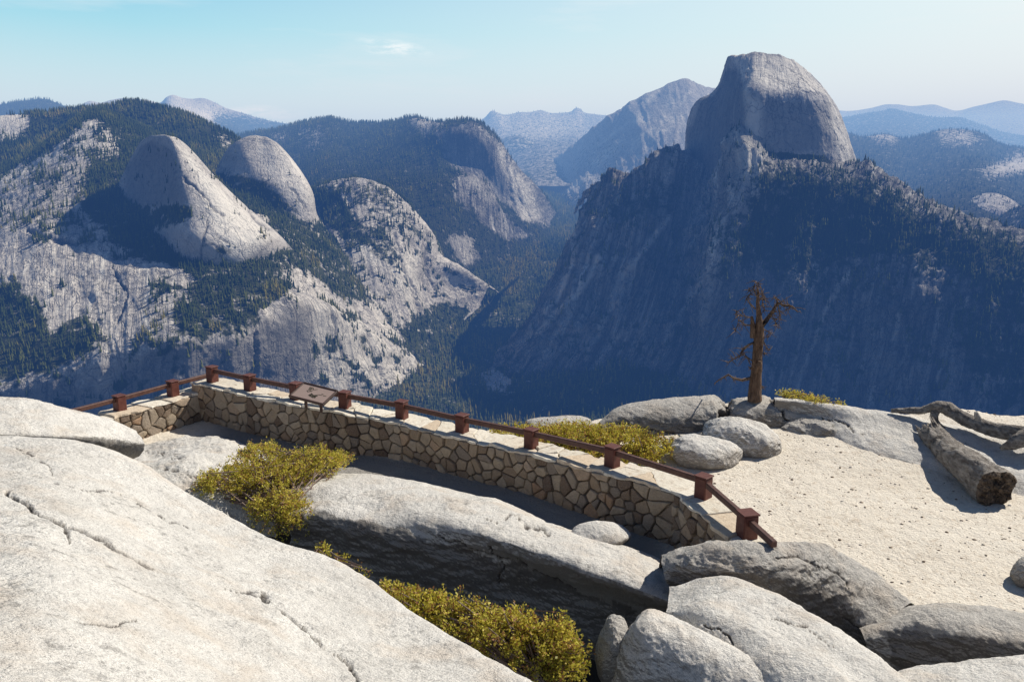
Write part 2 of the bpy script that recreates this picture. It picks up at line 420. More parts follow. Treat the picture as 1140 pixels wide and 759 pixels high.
# ---- North-dome shape, basket dome, lower canyon ridge --------------------
ND = [
 [(112,262,3450),(138,285,3250),(175,305,3080),(212,325,2960),(250,328,2960),(300,310,3120),(335,290,3350)],
 [(119,232,3480),(140,252,3290),(175,258,3090),(212,268,2885),(250,282,2900),(292,270,3030),(312,262,3240)],
 [(130,208,3480),(146,226,3330),(175,232,3160),(211,238,2950),(247,245,2970),(275,246,3080),(290,243,3250)],
 [(140,188,3460),(152,200,3340),(175,205,3200),(206,206,3030),(237,210,3070),(255,218,3150),(264,221,3280)],
 [(149,170,3420),(157,178,3330),(177,180,3230),(201,181,3100),(221,186,3140),(234,192,3200),(239,196,3300)],
 [(158,157,3370),(165,162,3300),(180,162,3220),(196,163,3160),(208,167,3190),(217,172,3230),(220,176,3300)],
 [(171,151,3290),(174,151,3265),(181,150.5,3240),(188,151,3220),(196,153,3235),(202,157,3255),(204,159,3290)],
 [(172,165,3420),(175,165,3420),(181,165,3420),(188,165,3420),(196,168,3420),(202,172,3420),(204,174,3420)],
]
mountain('north_dome', ND, M_dome, step=1.3, amp=.035, top=120, ridged=.3, octs=6, seed=5, tree_h=20, tree_area=150, edge=5, sparse=.16,
 forest=[(.8, [(118,235),(130,222),(165,230),(205,226),(215,238),(200,250),(165,260),(150,275),(110,290)]), (.3, [(230,262),(255,270),(260,290),(225,330),(210,300)])],
 bright=[(.6, [(205,165),(225,190),(260,225),(300,262),(290,275),(262,300),(250,290),(235,250),(222,215)])],
 dark=[(.5,[(140,185),(160,160),(172,156),(198,172),(206,225),(175,232),(135,235)])],  # shade of the dome's left face painted as darker rock
 lines=[(1.6, [(203,200),(214,206),(226,218),(236,228),(250,241)]), (1.4, [(275,228),(285,245),(297,258)]), (1.2, [(232,245),(228,262),(224,285)]), (1,[(240,262),(252,272)]),(1,[(236,272),(250,282)])])
BD = [
 [(228,212,4200),(255,232,3900),(295,262,3750),(325,268,3770),(350,262,3850),(358,250,4100)],
 [(238,195,4080),(260,208,3900),(295,228,3850),(323,236,3850),(345,238,3900),(352,236,4100)],
 [(246,178,4080),(265,187,3960),(295,203,3900),(320,210,3900),(342,214,3950),(349,216,4100)],
 [(254,165,4070),(270,170,4000),(292,180,3980),(312,185,3980),(330,189,4020),(336,192,4120)],
 [(266,156,4080),(278,158,4050),(292,162,4050),(305,164,4050),(316,168,4070),(320,171,4120)],
 [(280,151.5,4120),(285,151,4110),(291,152,4100),(297,153,4100),(303,156,4105),(307,158,4125)],
 [(281,170,4300),(285,170,4300),(291,170,4300),(297,170,4300),(303,170,4300),(306,172,4300)],
]
mountain('basket_dome', BD, M_dome, step=1.3, amp=.035, top=120, ridged=.3, octs=6, seed=9, tree_h=14, tree_area=170, edge=5, sparse=.12,
 forest=[(.8, [(220,200),(262,190),(300,206),(318,228),(340,248),(300,262),(250,230)]), (.5, [(290,232),(400,262),(400,280),(300,280)])],
 bright=[(.45, [(285,150),(310,160),(335,190),(348,220),(335,240),(315,215),(290,185)])],
 lines=[(1, [(318,205),(335,225),(342,238)])])
RC = [
 [(330,235,4900),(365,222,4900),(395,218,4900),(430,226,4900),(460,245,4900),(485,270,4800),(500,300,4700),(530,318,4600),(560,330,4600)],
 [(338,218,4650),(370,204,4600),(395,200,4550),(425,207,4500),(450,225,4450),(470,250,4400),(484,282,4350),(512,300,4350),(542,321,4450)],
 [(350,240,4350),(375,232,4300),(400,230,4250),(425,240,4200),(447,260,4150),(462,285,4150),(474,305,4200),(500,318,4300),(540,326,4430)],
 [(360,268,4050),(385,266,4000),(410,270,3950),(432,285,3930),(450,305,3930),(460,322,3980),(475,335,4080),(500,332,4250),(538,330,4410)],
 [(368,312,3750),(392,320,3700),(422,335,3700),(447,352,3720),(466,362,3800),(480,366,3920),(500,360,4100),(512,348,4260),(536,335,4390)],
 [(372,370,3550),(400,380,3500),(430,390,3500),(455,400,3520),(475,405,3600),(492,400,3750),(505,385,3950),(514,362,4150),(535,342,4340)],
]
mountain('canyon_ridge', RC, M_near, step=1.4, amp=.07, top=150, ridged=.6, gull=7, seed=21, sparse=.7, tree_h=24, tree_area=180, edge=6,
 forest=[(.75, [(330,210),(372,206),(400,245),(440,255),(420,280),(380,262),(345,245)]), (.45, [(372,202),(430,208),(470,250),(480,280),(455,262),(430,250),(395,232)]),
         (.8, [(455,350),(500,335),(520,345),(520,420),(440,420)]), (.6, [(400,262),(430,262),(450,290),(440,300),(415,285)])],
 bright=[(.55, [(370,240),(400,255),(425,285),(420,300),(395,280)]), (.5, [(425,270),(470,285),(460,300),(470,330),(455,340),(430,300)]), (.4, [(485,285),(540,320),(500,322)])],
 lines=[(2.2, [(478,262),(474,295),(482,320)]), (2, [(440,262),(450,300),(468,340)])])

# ---- wooded ridge and bald cliff at the head of the canyon -----------------
MW = [
 [(150,190,9000),(220,180,9000),(268,170,9000),(320,165,9000),(365,158,9000),(395,160,9000),(440,160,8600),(465,160,8200),(492,165,7800),(515,170,7600),(540,178,7500),(560,192,7400),(575,205,7300),(590,215,7200),(605,225,7200),(622,245,7200)],
 [(150,175,7500),(220,162,7500),(268,152,7500),(320,142,7500),(365,132,7500),(395,138,7500),(440,136,7200),(458,131,7000),(490,137,6700),(515,135,6450),(535,138,6350),(550,151,6350),(562,168,6350),(580,192,6400),(600,213,6500),(620,238,6700)],
 [(150,200,6700),(220,190,6700),(268,182,6700),(320,172,6700),(362,160,6700),(395,160,6700),(435,155,6500),(462,149,6400),(488,148,6200),(508,148,6080),(530,150,6050),(545,168,6050),(556,186,6080),(574,206,6150),(594,224,6280),(615,243,6550)],
 [(150,225,6100),(210,215,6050),(262,208,6000),(318,200,6000),(360,190,5950),(400,190,5900),(440,188,5850),(468,185,5850),(492,182,5900),(508,184,5950),(530,190,5970),(545,205,5980),(556,220,6000),(572,228,6050),(594,238,6180),(612,247,6430)],
 [(150,260,5300),(205,250,5250),(260,240,5200),(318,235,5150),(362,228,5100),(405,228,5100),(445,226,5150),(475,222,5250),(495,208,5450),(515,200,5600),(535,205,5650),(550,222,5680),(560,240,5750),(576,248,5850),(598,252,6000),(612,252,6300)],
 [(150,300,4800),(205,290,4750),(260,280,4700),(318,275,4650),(365,270,4650),(410,268,4700),(450,265,4800),(480,258,4950),(498,246,5150),(515,240,5350),(535,245,5450),(552,255,5550),(564,262,5650),(580,262,5780),(598,262,5880),(612,258,6150)],
 [(150,330,4550),(205,325,4500),(260,320,4450),(318,315,4450),(365,310,4450),(410,305,4500),(455,300,4600),(485,292,4750),(505,286,4950),(520,282,5100),(540,280,5250),(556,280,5380),(566,280,5480),(582,276,5650),(600,272,5800),(614,266,6050)],
 [(150,420,4300),(205,420,4300),(260,420,4300),(318,400,4300),(365,400,4300),(410,390,4300),(460,370,4400),(490,355,4550),(512,340,4700),(528,330,4850),(546,318,5050),(560,308,5200),(570,300,5350),(586,290,5550),(604,284,5700),(618,276,5950)],
]
mountain('canyon_head_mountain', MW, M_mass, step=1.5, amp=.06, top=260, ridged=.5, gull=6, seed=31, base_forest=.85, tree_h=27, tree_area=620, edge=5,
 forest=[(.0, [(500,140),(530,137),(562,165),(600,210),(618,235),(612,252),(590,248),(575,240),(556,222),(520,200),(498,180),(490,150)]),
         (.15, [(505,196),(540,200),(560,235),(590,262),(570,268),(540,250),(505,215)]), (.1, [(498,262),(520,262),(532,285),(525,298),(505,290)]),
         (.15,[(455,133),(485,134),(500,150),(470,150)]), (.1,[(330,148),(360,147),(355,153),(332,152)]), (.1, [(300,150),(320,148),(322,156),(302,158)]),(.3,[(335,160),(368,155),(365,162),(340,166)])],
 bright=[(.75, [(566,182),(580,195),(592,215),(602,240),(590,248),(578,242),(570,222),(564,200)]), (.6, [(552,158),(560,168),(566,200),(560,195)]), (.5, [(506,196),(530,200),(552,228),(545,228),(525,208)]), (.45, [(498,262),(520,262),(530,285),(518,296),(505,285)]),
         (.5,[(455,132),(485,133),(490,140),(465,140)]), (.6,[(330,147),(360,146),(357,152),(333,153)]), (.6, [(300,150),(320,149),(320,155),(302,156)])],
 dark=[(.35, [(495,145),(530,142),(550,160),(556,195),(500,192)])],  # shadow side of the front cliff put into its colour
 lines=[(2, [(572,190),(578,215),(590,240)]), (2, [(562,175),(566,205),(574,232)])])

# ---- great half dome -------------------------------------------------------
k9 = .925
HD = [
 [(752,250,4850),(785,262,4330),(812,240,4060),(836,240,3880),(880,235,3860),(925,235,3900),(970,235,4050),(1000,225,4500)],
 [(760,196,4800),(786,215,4420),(812,205,4140),(833,175,3965),(880,182,3935),(918,186,3965),(957,204,4150),(965,208,4500)],
 [(763,166,4780),(787,178,4450),(813,176,4160),(834,158,3935),(880,166,3945),(915,168,3975),(951,188,4170),(957,194,4500)],
 [(766,136,4760),(790,150,4480),(815,148,4180),(835,138,3950),(880,146,3958),(915,145,3990),(944,163,4190),(948,168,4520)],
 [(775,114,4730),(795,122,4500),(817,118,4200),(837,116,3965),(876,124,3970),(908,124,4005),(937,141,4215),(940,145,4540)],
 [(792,105,4690),(801,108,4510),(820,103,4220),(838,102,3985),(874,109,3985),(905,109,4022),(932,127,4240),(935,131,4550)],
 [(800,96,4650),(807,93,4520),(823,92,4260),(841,93,4060),(873,99,4030),(902,100,4070),(926,114,4275),(929,118,4560)],
 [(806,80,4580),(811,74,4490),(827,76,4330),(842,78,4230),(871,81,4220),(895,87,4260),(913,97,4360),(916,102,4580)],
 [(811,66,4510),(813,64,4475),(829,62,4430),(843,59.5,4430),(867,62.5,4430),(884,69,4450),(899,82,4470),(902,88,4600)],
 [(812,90,4800),(816,90,4800),(830,90,4800),(845,88,4800),(867,90,4800),(884,95,4800),(899,105,4800),(902,110,4820)],
]
HD = [[(a, b, c*k9) for a, b, c in r] for r in HD]
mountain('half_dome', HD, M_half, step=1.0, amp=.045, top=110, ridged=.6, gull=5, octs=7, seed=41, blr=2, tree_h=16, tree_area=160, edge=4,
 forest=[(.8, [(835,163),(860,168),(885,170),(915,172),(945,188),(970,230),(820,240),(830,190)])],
 bright=[(.55, [(812,60),(890,66),(922,105),(900,100),(872,100),(842,95),(826,84)]), (.5, [(922,105),(938,140),(951,188),(940,185),(922,150)]), (.35,[(832,108),(848,112),(850,160),(836,165)])],  # sunlight on the summit painted in as paler rock
 dark=[(.62, [(795,108),(803,92),(810,74),(822,80),(828,100),(831,150),(815,200),(795,210),(765,190),(764,150),(780,112)]), (.38, [(850,108),(872,112),(925,116),(934,165),(850,170)])],  # shade on the left and front faces darkens the rock colour
 lines=[(1.2, [(823,75),(826,110),(824,150)]), (1.0, [(870,75),(890,82),(905,98),(925,120)]), (.9, [(855,85),(880,95),(910,105)]), (.9,[(905,112),(925,135),(938,170)])])

MM = [
 [(640,240,5200),(665,215,4700),(683,205,4600),(705,205,4600),(722,198,4600),(745,185,4600),(765,172,4550),(800,172,4350),(830,172,4200),(870,190,4000),(910,195,4000),(955,200,4000),(1000,222,3900),(1050,245,3800),(1100,265,3700),(1140,278,3600),(1260,312,3400)],
 [(662,222,4330),(672,204,4250),(683,194,4200),(702,199,4180),(722,186,4180),(745,169,4180),(766,180,4180),(797,212,3860),(823,152,3640),(855,176,3620),(900,183,3640),(950,190,3680),(1000,211,3600),(1050,234,3480),(1100,255,3380),(1140,268,3300),(1260,302,3100)],
 [(652,240,4240),(664,226,4150),(678,219,4090),(698,222,4060),(718,215,4040),(738,210,4020),(760,218,4010),(792,240,3760),(826,196,3480),(854,202,3450),(897,206,3450),(946,214,3450),(992,232,3390),(1042,252,3280),(1092,272,3230),(1134,284,3160),(1255,320,2980)],
 [(636,272,4130),(648,264,4010),(664,262,3930),(684,264,3890),(705,262,3860),(728,260,3840),(750,264,3830),(782,276,3640),(806,252,3370),(842,248,3430),(888,244,3410),(938,246,3400),(984,264,3300),(1034,282,3190),(1085,300,3090),(1127,310,3020),(1250,350,2850)],
 [(612,318,3970),(626,316,3850),(645,316,3770),(668,318,3720),(692,318,3680),(715,318,3650),(735,320,3620),(765,320,3560),(794,315,3260),(830,312,3290),(880,308,3260),(928,308,3240),(974,322,3150),(1025,338,3040),(1076,354,2950),(1120,364,2890),(1245,400,2700)],
 [(585,362,3840),(602,368,3700),(624,372,3620),(648,376,3560),(672,378,3510),(696,380,3470),(718,382,3420),(748,384,3320),(780,382,3220),(815,380,3160),(866,378,3130),(915,378,3110),(962,388,3030),(1014,402,2930),(1066,416,2840),(1110,424,2780),(1240,460,2600)],
 [(548,402,3800),(568,414,3620),(590,422,3530),(616,430,3450),(640,436,3390),(664,440,3340),(688,444,3290),(718,450,3190),(750,455,3080),(790,458,3000),(846,462,2950),(896,466,2920),(945,472,2860),(1000,480,2780),(1056,488,2700),(1100,494,2640),(1235,520,2480)],
 [(540,425,3720),(560,440,3530),(580,452,3430),(605,465,3340),(630,475,3270),(655,482,3210),(680,490,3150),(710,505,3030),(742,520,2900),(782,530,2820),(840,540,2760),(890,545,2730),(940,550,2680),(995,560,2600),(1050,565,2530),(1095,570,2470),(1230,600,2300)],
]
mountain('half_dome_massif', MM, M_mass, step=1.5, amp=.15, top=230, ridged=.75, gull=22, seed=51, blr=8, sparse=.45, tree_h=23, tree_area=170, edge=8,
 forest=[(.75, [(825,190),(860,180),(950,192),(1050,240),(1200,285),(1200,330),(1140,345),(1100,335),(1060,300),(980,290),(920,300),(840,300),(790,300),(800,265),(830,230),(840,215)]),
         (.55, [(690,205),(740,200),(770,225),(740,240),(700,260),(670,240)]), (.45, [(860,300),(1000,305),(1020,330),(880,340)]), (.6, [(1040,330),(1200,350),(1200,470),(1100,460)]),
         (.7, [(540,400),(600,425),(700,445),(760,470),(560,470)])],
 bright=[(1.0, [(816,146),(828,148),(858,178),(866,196),(835,205),(820,180)]), (.5, [(742,168),(765,162),(752,178),(722,192)]), (.35,[(810,230),(845,210),(870,212),(830,240)]), (.35, [(960,205),(1000,216),(1060,242),(1140,272),(1140,282),(1050,256),(960,218)])],  # first patch paints sunlight on the nose below the dome
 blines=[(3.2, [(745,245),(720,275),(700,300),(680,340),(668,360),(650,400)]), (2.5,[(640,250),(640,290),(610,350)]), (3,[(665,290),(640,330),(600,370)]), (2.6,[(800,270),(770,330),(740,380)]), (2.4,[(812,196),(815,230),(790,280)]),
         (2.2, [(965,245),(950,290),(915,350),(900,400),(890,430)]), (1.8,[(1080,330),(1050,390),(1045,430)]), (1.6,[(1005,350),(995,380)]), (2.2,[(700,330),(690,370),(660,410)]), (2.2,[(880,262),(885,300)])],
 dark=[(.35, [(700,300),(1200,330),(1200,600),(520,600),(540,400),(620,400)])])  # deep shade low on the slope painted into the rock

# ---- long bare ridge behind (clouds-rest shape) ------------------------------
CR_ = [
 [(540,240,10500),(590,215,10500),(640,190,10200),(675,165,10000),(705,150,9800),(740,140,9700),(765,135,9700),(790,135,9700),(830,140,9700),(900,150,9600)],
 [(555,220,9800),(600,192,9500),(640,160,9200),(668,137,8900),(700,116,8700),(735,99,8600),(762,89,8600),(776,95,8600),(800,100,8600),(900,130,8600)],
 [(565,225,9200),(606,203,8800),(645,180,8450),(675,160,8150),(708,140,7950),(742,128,7850),(768,122,7850),(790,125,7850),(810,130,7850),(900,150,7850)],
 [(580,230,8600),(614,215,8100),(650,200,7700),(684,188,7450),(715,175,7250),(748,168,7100),(772,165,7100),(795,168,7100),(815,172,7100),(900,180,7100)],
 [(600,240,7900),(625,232,7400),(652,228,7000),(690,225,6700),(722,220,6500),(756,218,6350),(780,218,6350),(800,220,6350),(820,222,6350),(900,225,6350)],
 [(610,262,7300),(630,262,7000),(655,262,6700),(692,262,6300),(725,262,6100),(760,262,5900),(780,262,5900),(800,262,5900),(820,262,5900),(900,262,5900)],
]
mountain('bare_granite_ridge', CR_, M_far, step=1.5, amp=.022, top=420, ridged=.6, gull=10, seed=61, tree_h=28, tree_area=2000, edge=5, sparse=.0,
 forest=[(.55, [(560,215),(640,215),(700,205),(800,210),(800,280),(560,280)]), (.3,[(640,165),(690,150),(700,200),(640,215)])],
 bright=[(.8,[(740,112),(755,105),(752,118),(738,122)]),(.8,[(700,130),(720,126),(725,134),(705,136)]),(.6,[(735,130),(765,132),(763,137),(735,136)]),(.7,[(655,182),(690,158),(698,160),(665,186)]),(.7,[(625,210),(660,192),(655,200),(630,216)]),(.5,[(700,160),(740,140),(742,146),(706,168)])],
 blines=[(1.6,[(735,102),(700,135),(660,170)]),(1.4,[(770,105),(730,140),(690,180),(650,205)]),(1.4,[(760,130),(725,160),(690,200)]),(1.2,[(700,150),(665,185),(635,212)])])

# ---- distant ranges ----------------------------------------------------------
def rng(name, crest, Y, drop=((.93, 14), (.8, 34), (.65, 60)), mat=None, seed=1, forest=(), bf=0., bright=(), th=28, ta=4000, amp=.05, top=700, step=1.8, gull=0, sparse=0):
    rows = [[(x, y+28, Y*1.25) for x, y in crest], [(x, y, Y) for x, y in crest]]
    ya = np.array([y for x, y in crest]); pd = np.pad(ya, 2, mode='edge'); sm = sum(pd[i:i+len(ya)] for i in range(5))/5; sm = np.maximum(sm, ya); crest = [(x, float(y)) for (x, _), y in zip(crest, sm)]
    for k, d in drop: rows.append([(x, y*(1-.0)+d+(8 if d > 30 else 0)*sin(x*.03+seed), Y*k) for x, y in crest])
    return mountain(name, rows, mat or M_far, step=step, amp=amp, top=top, ridged=.6, seed=seed, forest=forest, base_forest=bf, bright=bright, tree_h=th, tree_area=ta, gull=gull, edge=4, octs=6, sparse=sparse)
rng('distant_wooded_ridge', [(-120,130),(-60,122),(0,117),(22,113),(34,112),(47,110.5),(60,114),(78,121),(100,124),(130,128),(200,135)], 9000, seed=71, bf=.9, ta=2600, amp=.02, top=500)
rng('snowy_looking_peaks', [(40,128),(70,122),(86,119),(100,113),(112,115),(125,111.5),(142,110),(165,112),(178,115),(186,108),(193,106),(202,109),(214,110.5),(226,110),(238,114),(252,121),(268,126),(285,131),(310,137),(350,142)], 12500, seed=72, amp=.045, top=420, forest=[(.8,[(235,122),(330,140),(330,170),(240,150)])], bright=[(1,[(84,112),(160,104),(180,120),(100,124)]),(1,[(186,104),(200,108),(250,124),(250,140),(215,132),(190,126)]),(.4,[(100,108),(160,108),(175,120),(100,122)])])
rng('forested_ridge', [(-120,150),(-60,138),(0,130),(53,127),(92,122),(119,120.5),(148,115),(171,120),(190,124),(211,130),(232,140),(253,149),(266,158),(285,175),(320,200)], 4950, drop=((.94, 22), (.86, 50), (.8, 90)), mat=M_near, seed=73, bf=.95, th=27, ta=230, amp=.03, top=220, step=1.5,
    forest=[(.1,[(-20,122),(20,125),(38,132),(28,150),(0,160),(-20,160)]),(.2,[(55,122),(66,124),(60,130)]),(.25,[(240,150),(262,158),(258,168),(244,160)])], bright=[(.7,[(-20,122),(20,125),(38,132),(28,150),(0,160),(-20,160)]),(.6,[(240,150),(262,158),(258,168),(244,160)])])
rng('high_sierra_skyline', [(380,150),(440,150),(500,146),(528,138),(540,131),(548,124),(556,127),(566,128),(578,125.5),(592,125),(602,123),(612,126),(628,126),(637,124.5),(640,121.5),(646,122),(650,126),(662,128),(690,130),(740,128)], 15500, drop=((.92, 8), (.82, 22), (.68, 44), (.5, 90)), bf=.42, seed=74, amp=.035, top=900,
    bright=[(.6,[(550,128),(600,126),(650,130),(640,150),(580,158),(560,145)])], forest=[(.5,[(550,160),(640,150),(640,200),(560,200)])], ta=9000)
rng('canyon_side_hills', [(530,190),(556,158),(575,152),(592,158),(605,166),(618,170),(640,180),(680,190)], 11000, drop=((.92, 16), (.82, 34), (.7, 60), (.55, 110)), seed=75, bf=.6, amp=.03, top=500, ta=5000, bright=[(.7,[(560,156),(590,157),(608,166),(585,165)])])
rng('far_crest', [(860,132),(905,126),(925,123),(945,124),(968,121),(985,117),(1000,117),(1015,119),(1040,117),(1052,121),(1066,124),(1085,119),(1105,114),(1118,112),(1135,115),(1150,118),(1200,120),(1280,118)], 24000, drop=((.9, 8), (.8, 18), (.6, 60)), seed=76, bf=.3, amp=.02, top=1200, ta=0)
rng('far_blue_ridge', [(860,140),(920,134),(945,130),(965,126),(985,123),(992,121),(1010,125),(1035,130),(1050,131),(1068,131),(1090,138),(1110,145),(1130,150),(1160,152),(1280,150)], 15500, drop=((.92, 9), (.84, 20), (.7, 36)), seed=77, bf=.7, amp=.02, top=700, ta=9000,
    bright=[(.1,[(1090,150),(1140,152),(1140,165),(1100,160)])])
rng('wooded_upland', [(840,165),(900,158),(930,152),(945,150),(960,153),(985,150),(1005,155),(1030,150),(1045,146),(1060,144.5),(1078,146),(1095,150),(1112,160),(1135,165),(1180,170),(1280,175)], 9000, drop=((.9, 16), (.8, 36), (.7, 62), (.6, 95), (.5, 150)), seed=78, bf=.85, amp=.04, top=500, ta=1700, th=27,
    forest=[(.15,[(1042,146),(1075,146),(1100,158),(1075,160),(1045,156)]), (.15,[(1085,192),(1140,170),(1170,180),(1140,192),(1095,196)]), (.15, [(958,147),(998,152),(1000,158),(985,156),(962,153)])],
    bright=[(.5,[(1042,146),(1075,146),(1100,158),(1075,160),(1045,156)]), (.55,[(1085,192),(1140,172),(1170,180),(1140,190),(1095,196)]), (.4, [(958,147),(998,152),(1000,158),(985,156),(962,153)])])
rng('wooded_spur', [(1085,265),(1110,245),(1130,234),(1150,228),(1200,218),(1280,210)], 5200, drop=((.93, 22), (.85, 60)), seed=79, bf=.6, amp=.05, top=200, ta=400, th=22, mat=M_mass)
rng('small_bald_dome', [(1060,240),(1072,228),(1082,221),(1096,216),(1110,216),(1124,221),(1134,228),(1150,238)], 5900, drop=((.97, 6), (.95, 14), (.93, 40)), seed=80, bf=.3, sparse=.4, amp=.03, top=150, ta=500, th=20, bright=[(.5,[(1075,216),(1130,216),(1135,234),(1075,234)])])

# ---- conifers of the far stands: one mass nobody could count -------------------
def conifers(name, pos, h, tt, mat):
    n = len(pos)
    k = 5
    ang = RNG.random(n)*2*pi
    r = h*RNG.uniform(.13, .2, n)
    verts = np.zeros((n, 2*k+2, 3)); 
    for i in range(k):
        a = ang+2*pi*i/k
        verts[:, i] = pos+np.stack([np.cos(a)*r, np.sin(a)*r, h*.02], -1)
        verts[:, k+i] = pos+np.stack([np.cos(a+.6)*r*.62, np.sin(a+.6)*r*.62, h*.42], -1)
    verts[:, 2*k] = pos+np.stack([0*h, 0*h, h*.66], -1)
    verts[:, 2*k+1] = pos+np.stack([0*h, 0*h, h], -1)
    f = []
    for i in range(k):
        j = (i+1) % k
        f.append((i, j, 2*k)); f.append((k+i, k+j, 2*k+1))
    f = np.array(f)
    faces = (f[None]+(np.arange(n)*(2*k+2))[:, None, None]).reshape(-1, 3)
    tint = np.repeat(tt, 2*k+2)
    o = npmesh(name, verts.reshape(-1, 3), faces, mat, attrs={'tint': tint}, smooth=False)
    o['kind'] = 'stuff'; o['label'] = 'dark conifer forest growing over the far canyon slopes'
    return o
m, nt, b = newmat('conifer_needles'); n = N(nt)
c = n.ramp(n.attr('tint'), [(0, (.028, .042, .012)), (.5, (.055, .070, .018)), (.85, (.115, .125, .03)), (1, (.19, .165, .045))])
n.ln(c, b.inputs['Base Color']); b.inputs['Roughness'].default_value = 1; b.inputs['Specular IOR Level'].default_value = 0
M_con = m
allp = np.concatenate([p for p, h, t in TREE_PTS]); allh = np.concatenate([h for p, h, t in TREE_PTS]); allt = np.concatenate([t for p, h, t in TREE_PTS])
print('TREES', len(allp))
conifers('conifer_forest', allp-np.array([0, 0, .3]), allh, allt, M_con)
# ================================================================== NEAR GROUND
def mat_granite(name, base=(.92, .88, .81), grey=(.64, .60, .545), bump=1.0):
    m, nt, b = newmat(name); n = N(nt); p = n.pos()
    big = n.noise(p, .9, 5, .6); mid = n.noise(p, 5, 5, .65); grain = n.noise(p, 55, 3, .8); crack_shade = n.attr('dark'); br = n.attr('bright')
    c = n.mix(n.ramp(big, [(.35, 0), (.65, 1)]), base, tuple(x*.88 for x in base))
    c = n.mix(n.math('MULTIPLY', n.ramp(mid, [(.48, 0), (.7, 1)]), .55), c, grey)
    c = n.mix(n.math('MULTIPLY', n.ramp(grain, [(.50, 0), (.62, 1)]), .36), c, (.26, .24, .215))
    speck = n.noise(p, 130, 2, .7)
    c = n.mix(n.math('MULTIPLY', n.ramp(speck, [(.56, 0), (.64, 1)]), .45), c, (.12, .115, .11))
    warm = n.noise(p, 1.7, 4, .6)
    c = n.mix(n.math('MULTIPLY', n.ramp(warm, [(.5, 0), (.68, 1)]), .42), c, (.66, .54, .42))
    stn = n.noise(p, .55, 6, .7, mult=(1.6, .7, 1), dist=.8)
    c = n.mix(n.math('MULTIPLY', n.ramp(stn, [(.5, 0), (.66, 1)]), .24), c, (.42, .395, .36))
    lich = n.math('MULTIPLY', n.ramp(n.noise(p, 9, 6, .75), [(.53, 0), (.62, 1)]), n.ramp(n.noise(p, 1.3, 3, .5), [(.45, 0), (.62, 1)]))
    c = n.mix(n.math('MULTIPLY', lich, .55), c, (.16, .15, .14))
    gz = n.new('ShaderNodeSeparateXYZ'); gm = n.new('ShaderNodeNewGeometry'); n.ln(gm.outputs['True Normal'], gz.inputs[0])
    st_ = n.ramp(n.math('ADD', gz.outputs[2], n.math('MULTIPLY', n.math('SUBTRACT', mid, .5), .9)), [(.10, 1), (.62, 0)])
    c = n.mix(n.math('MULTIPLY', st_, .72), c, (.15, .135, .12))  # upright faces coloured darker to stand in for shade
    c = n.mix(br, c, (.70, .66, .60))
    jw = n.noise(p, .8, 4, .5, dist=.3); jm = n.ramp(n.math('ABSOLUTE', n.math('SUBTRACT', jw, .5)), [(0, 1), (.004, 0)])
    jk = n.math('MULTIPLY', jm, n.ramp(n.noise(p, 1.1, 2, .5), [(.5, 0), (.56, 1)]))
    c = n.mix(n.math('MULTIPLY', jk, .0), c, (.13, .115, .10))
    c = n.mix(crack_shade, c, (.07, .06, .055))  # cracks, plus shade painted on ledge and outcrop fronts
    n.ln(c, b.inputs['Base Color'])
    h = n.math('ADD', n.math('MULTIPLY', mid, .5), n.math('ADD', n.math('MULTIPLY', grain, .12), n.math('MULTIPLY', n.noise(p, 16, 5, .7), .35)))
    h = n.math('SUBTRACT', h, n.math('MULTIPLY', jk, .0))
    n.ln(n.bump(h, 1.0, .11*bump), b.inputs['Normal'])
    b.inputs['Roughness'].default_value = .95; b.inputs['Specular IOR Level'].default_value = .05
    return m
M_gr = mat_granite('near_granite')
M_gr2 = mat_granite('grey_granite', base=(.72, .68, .62), grey=(.36, .345, .32), bump=1.4)

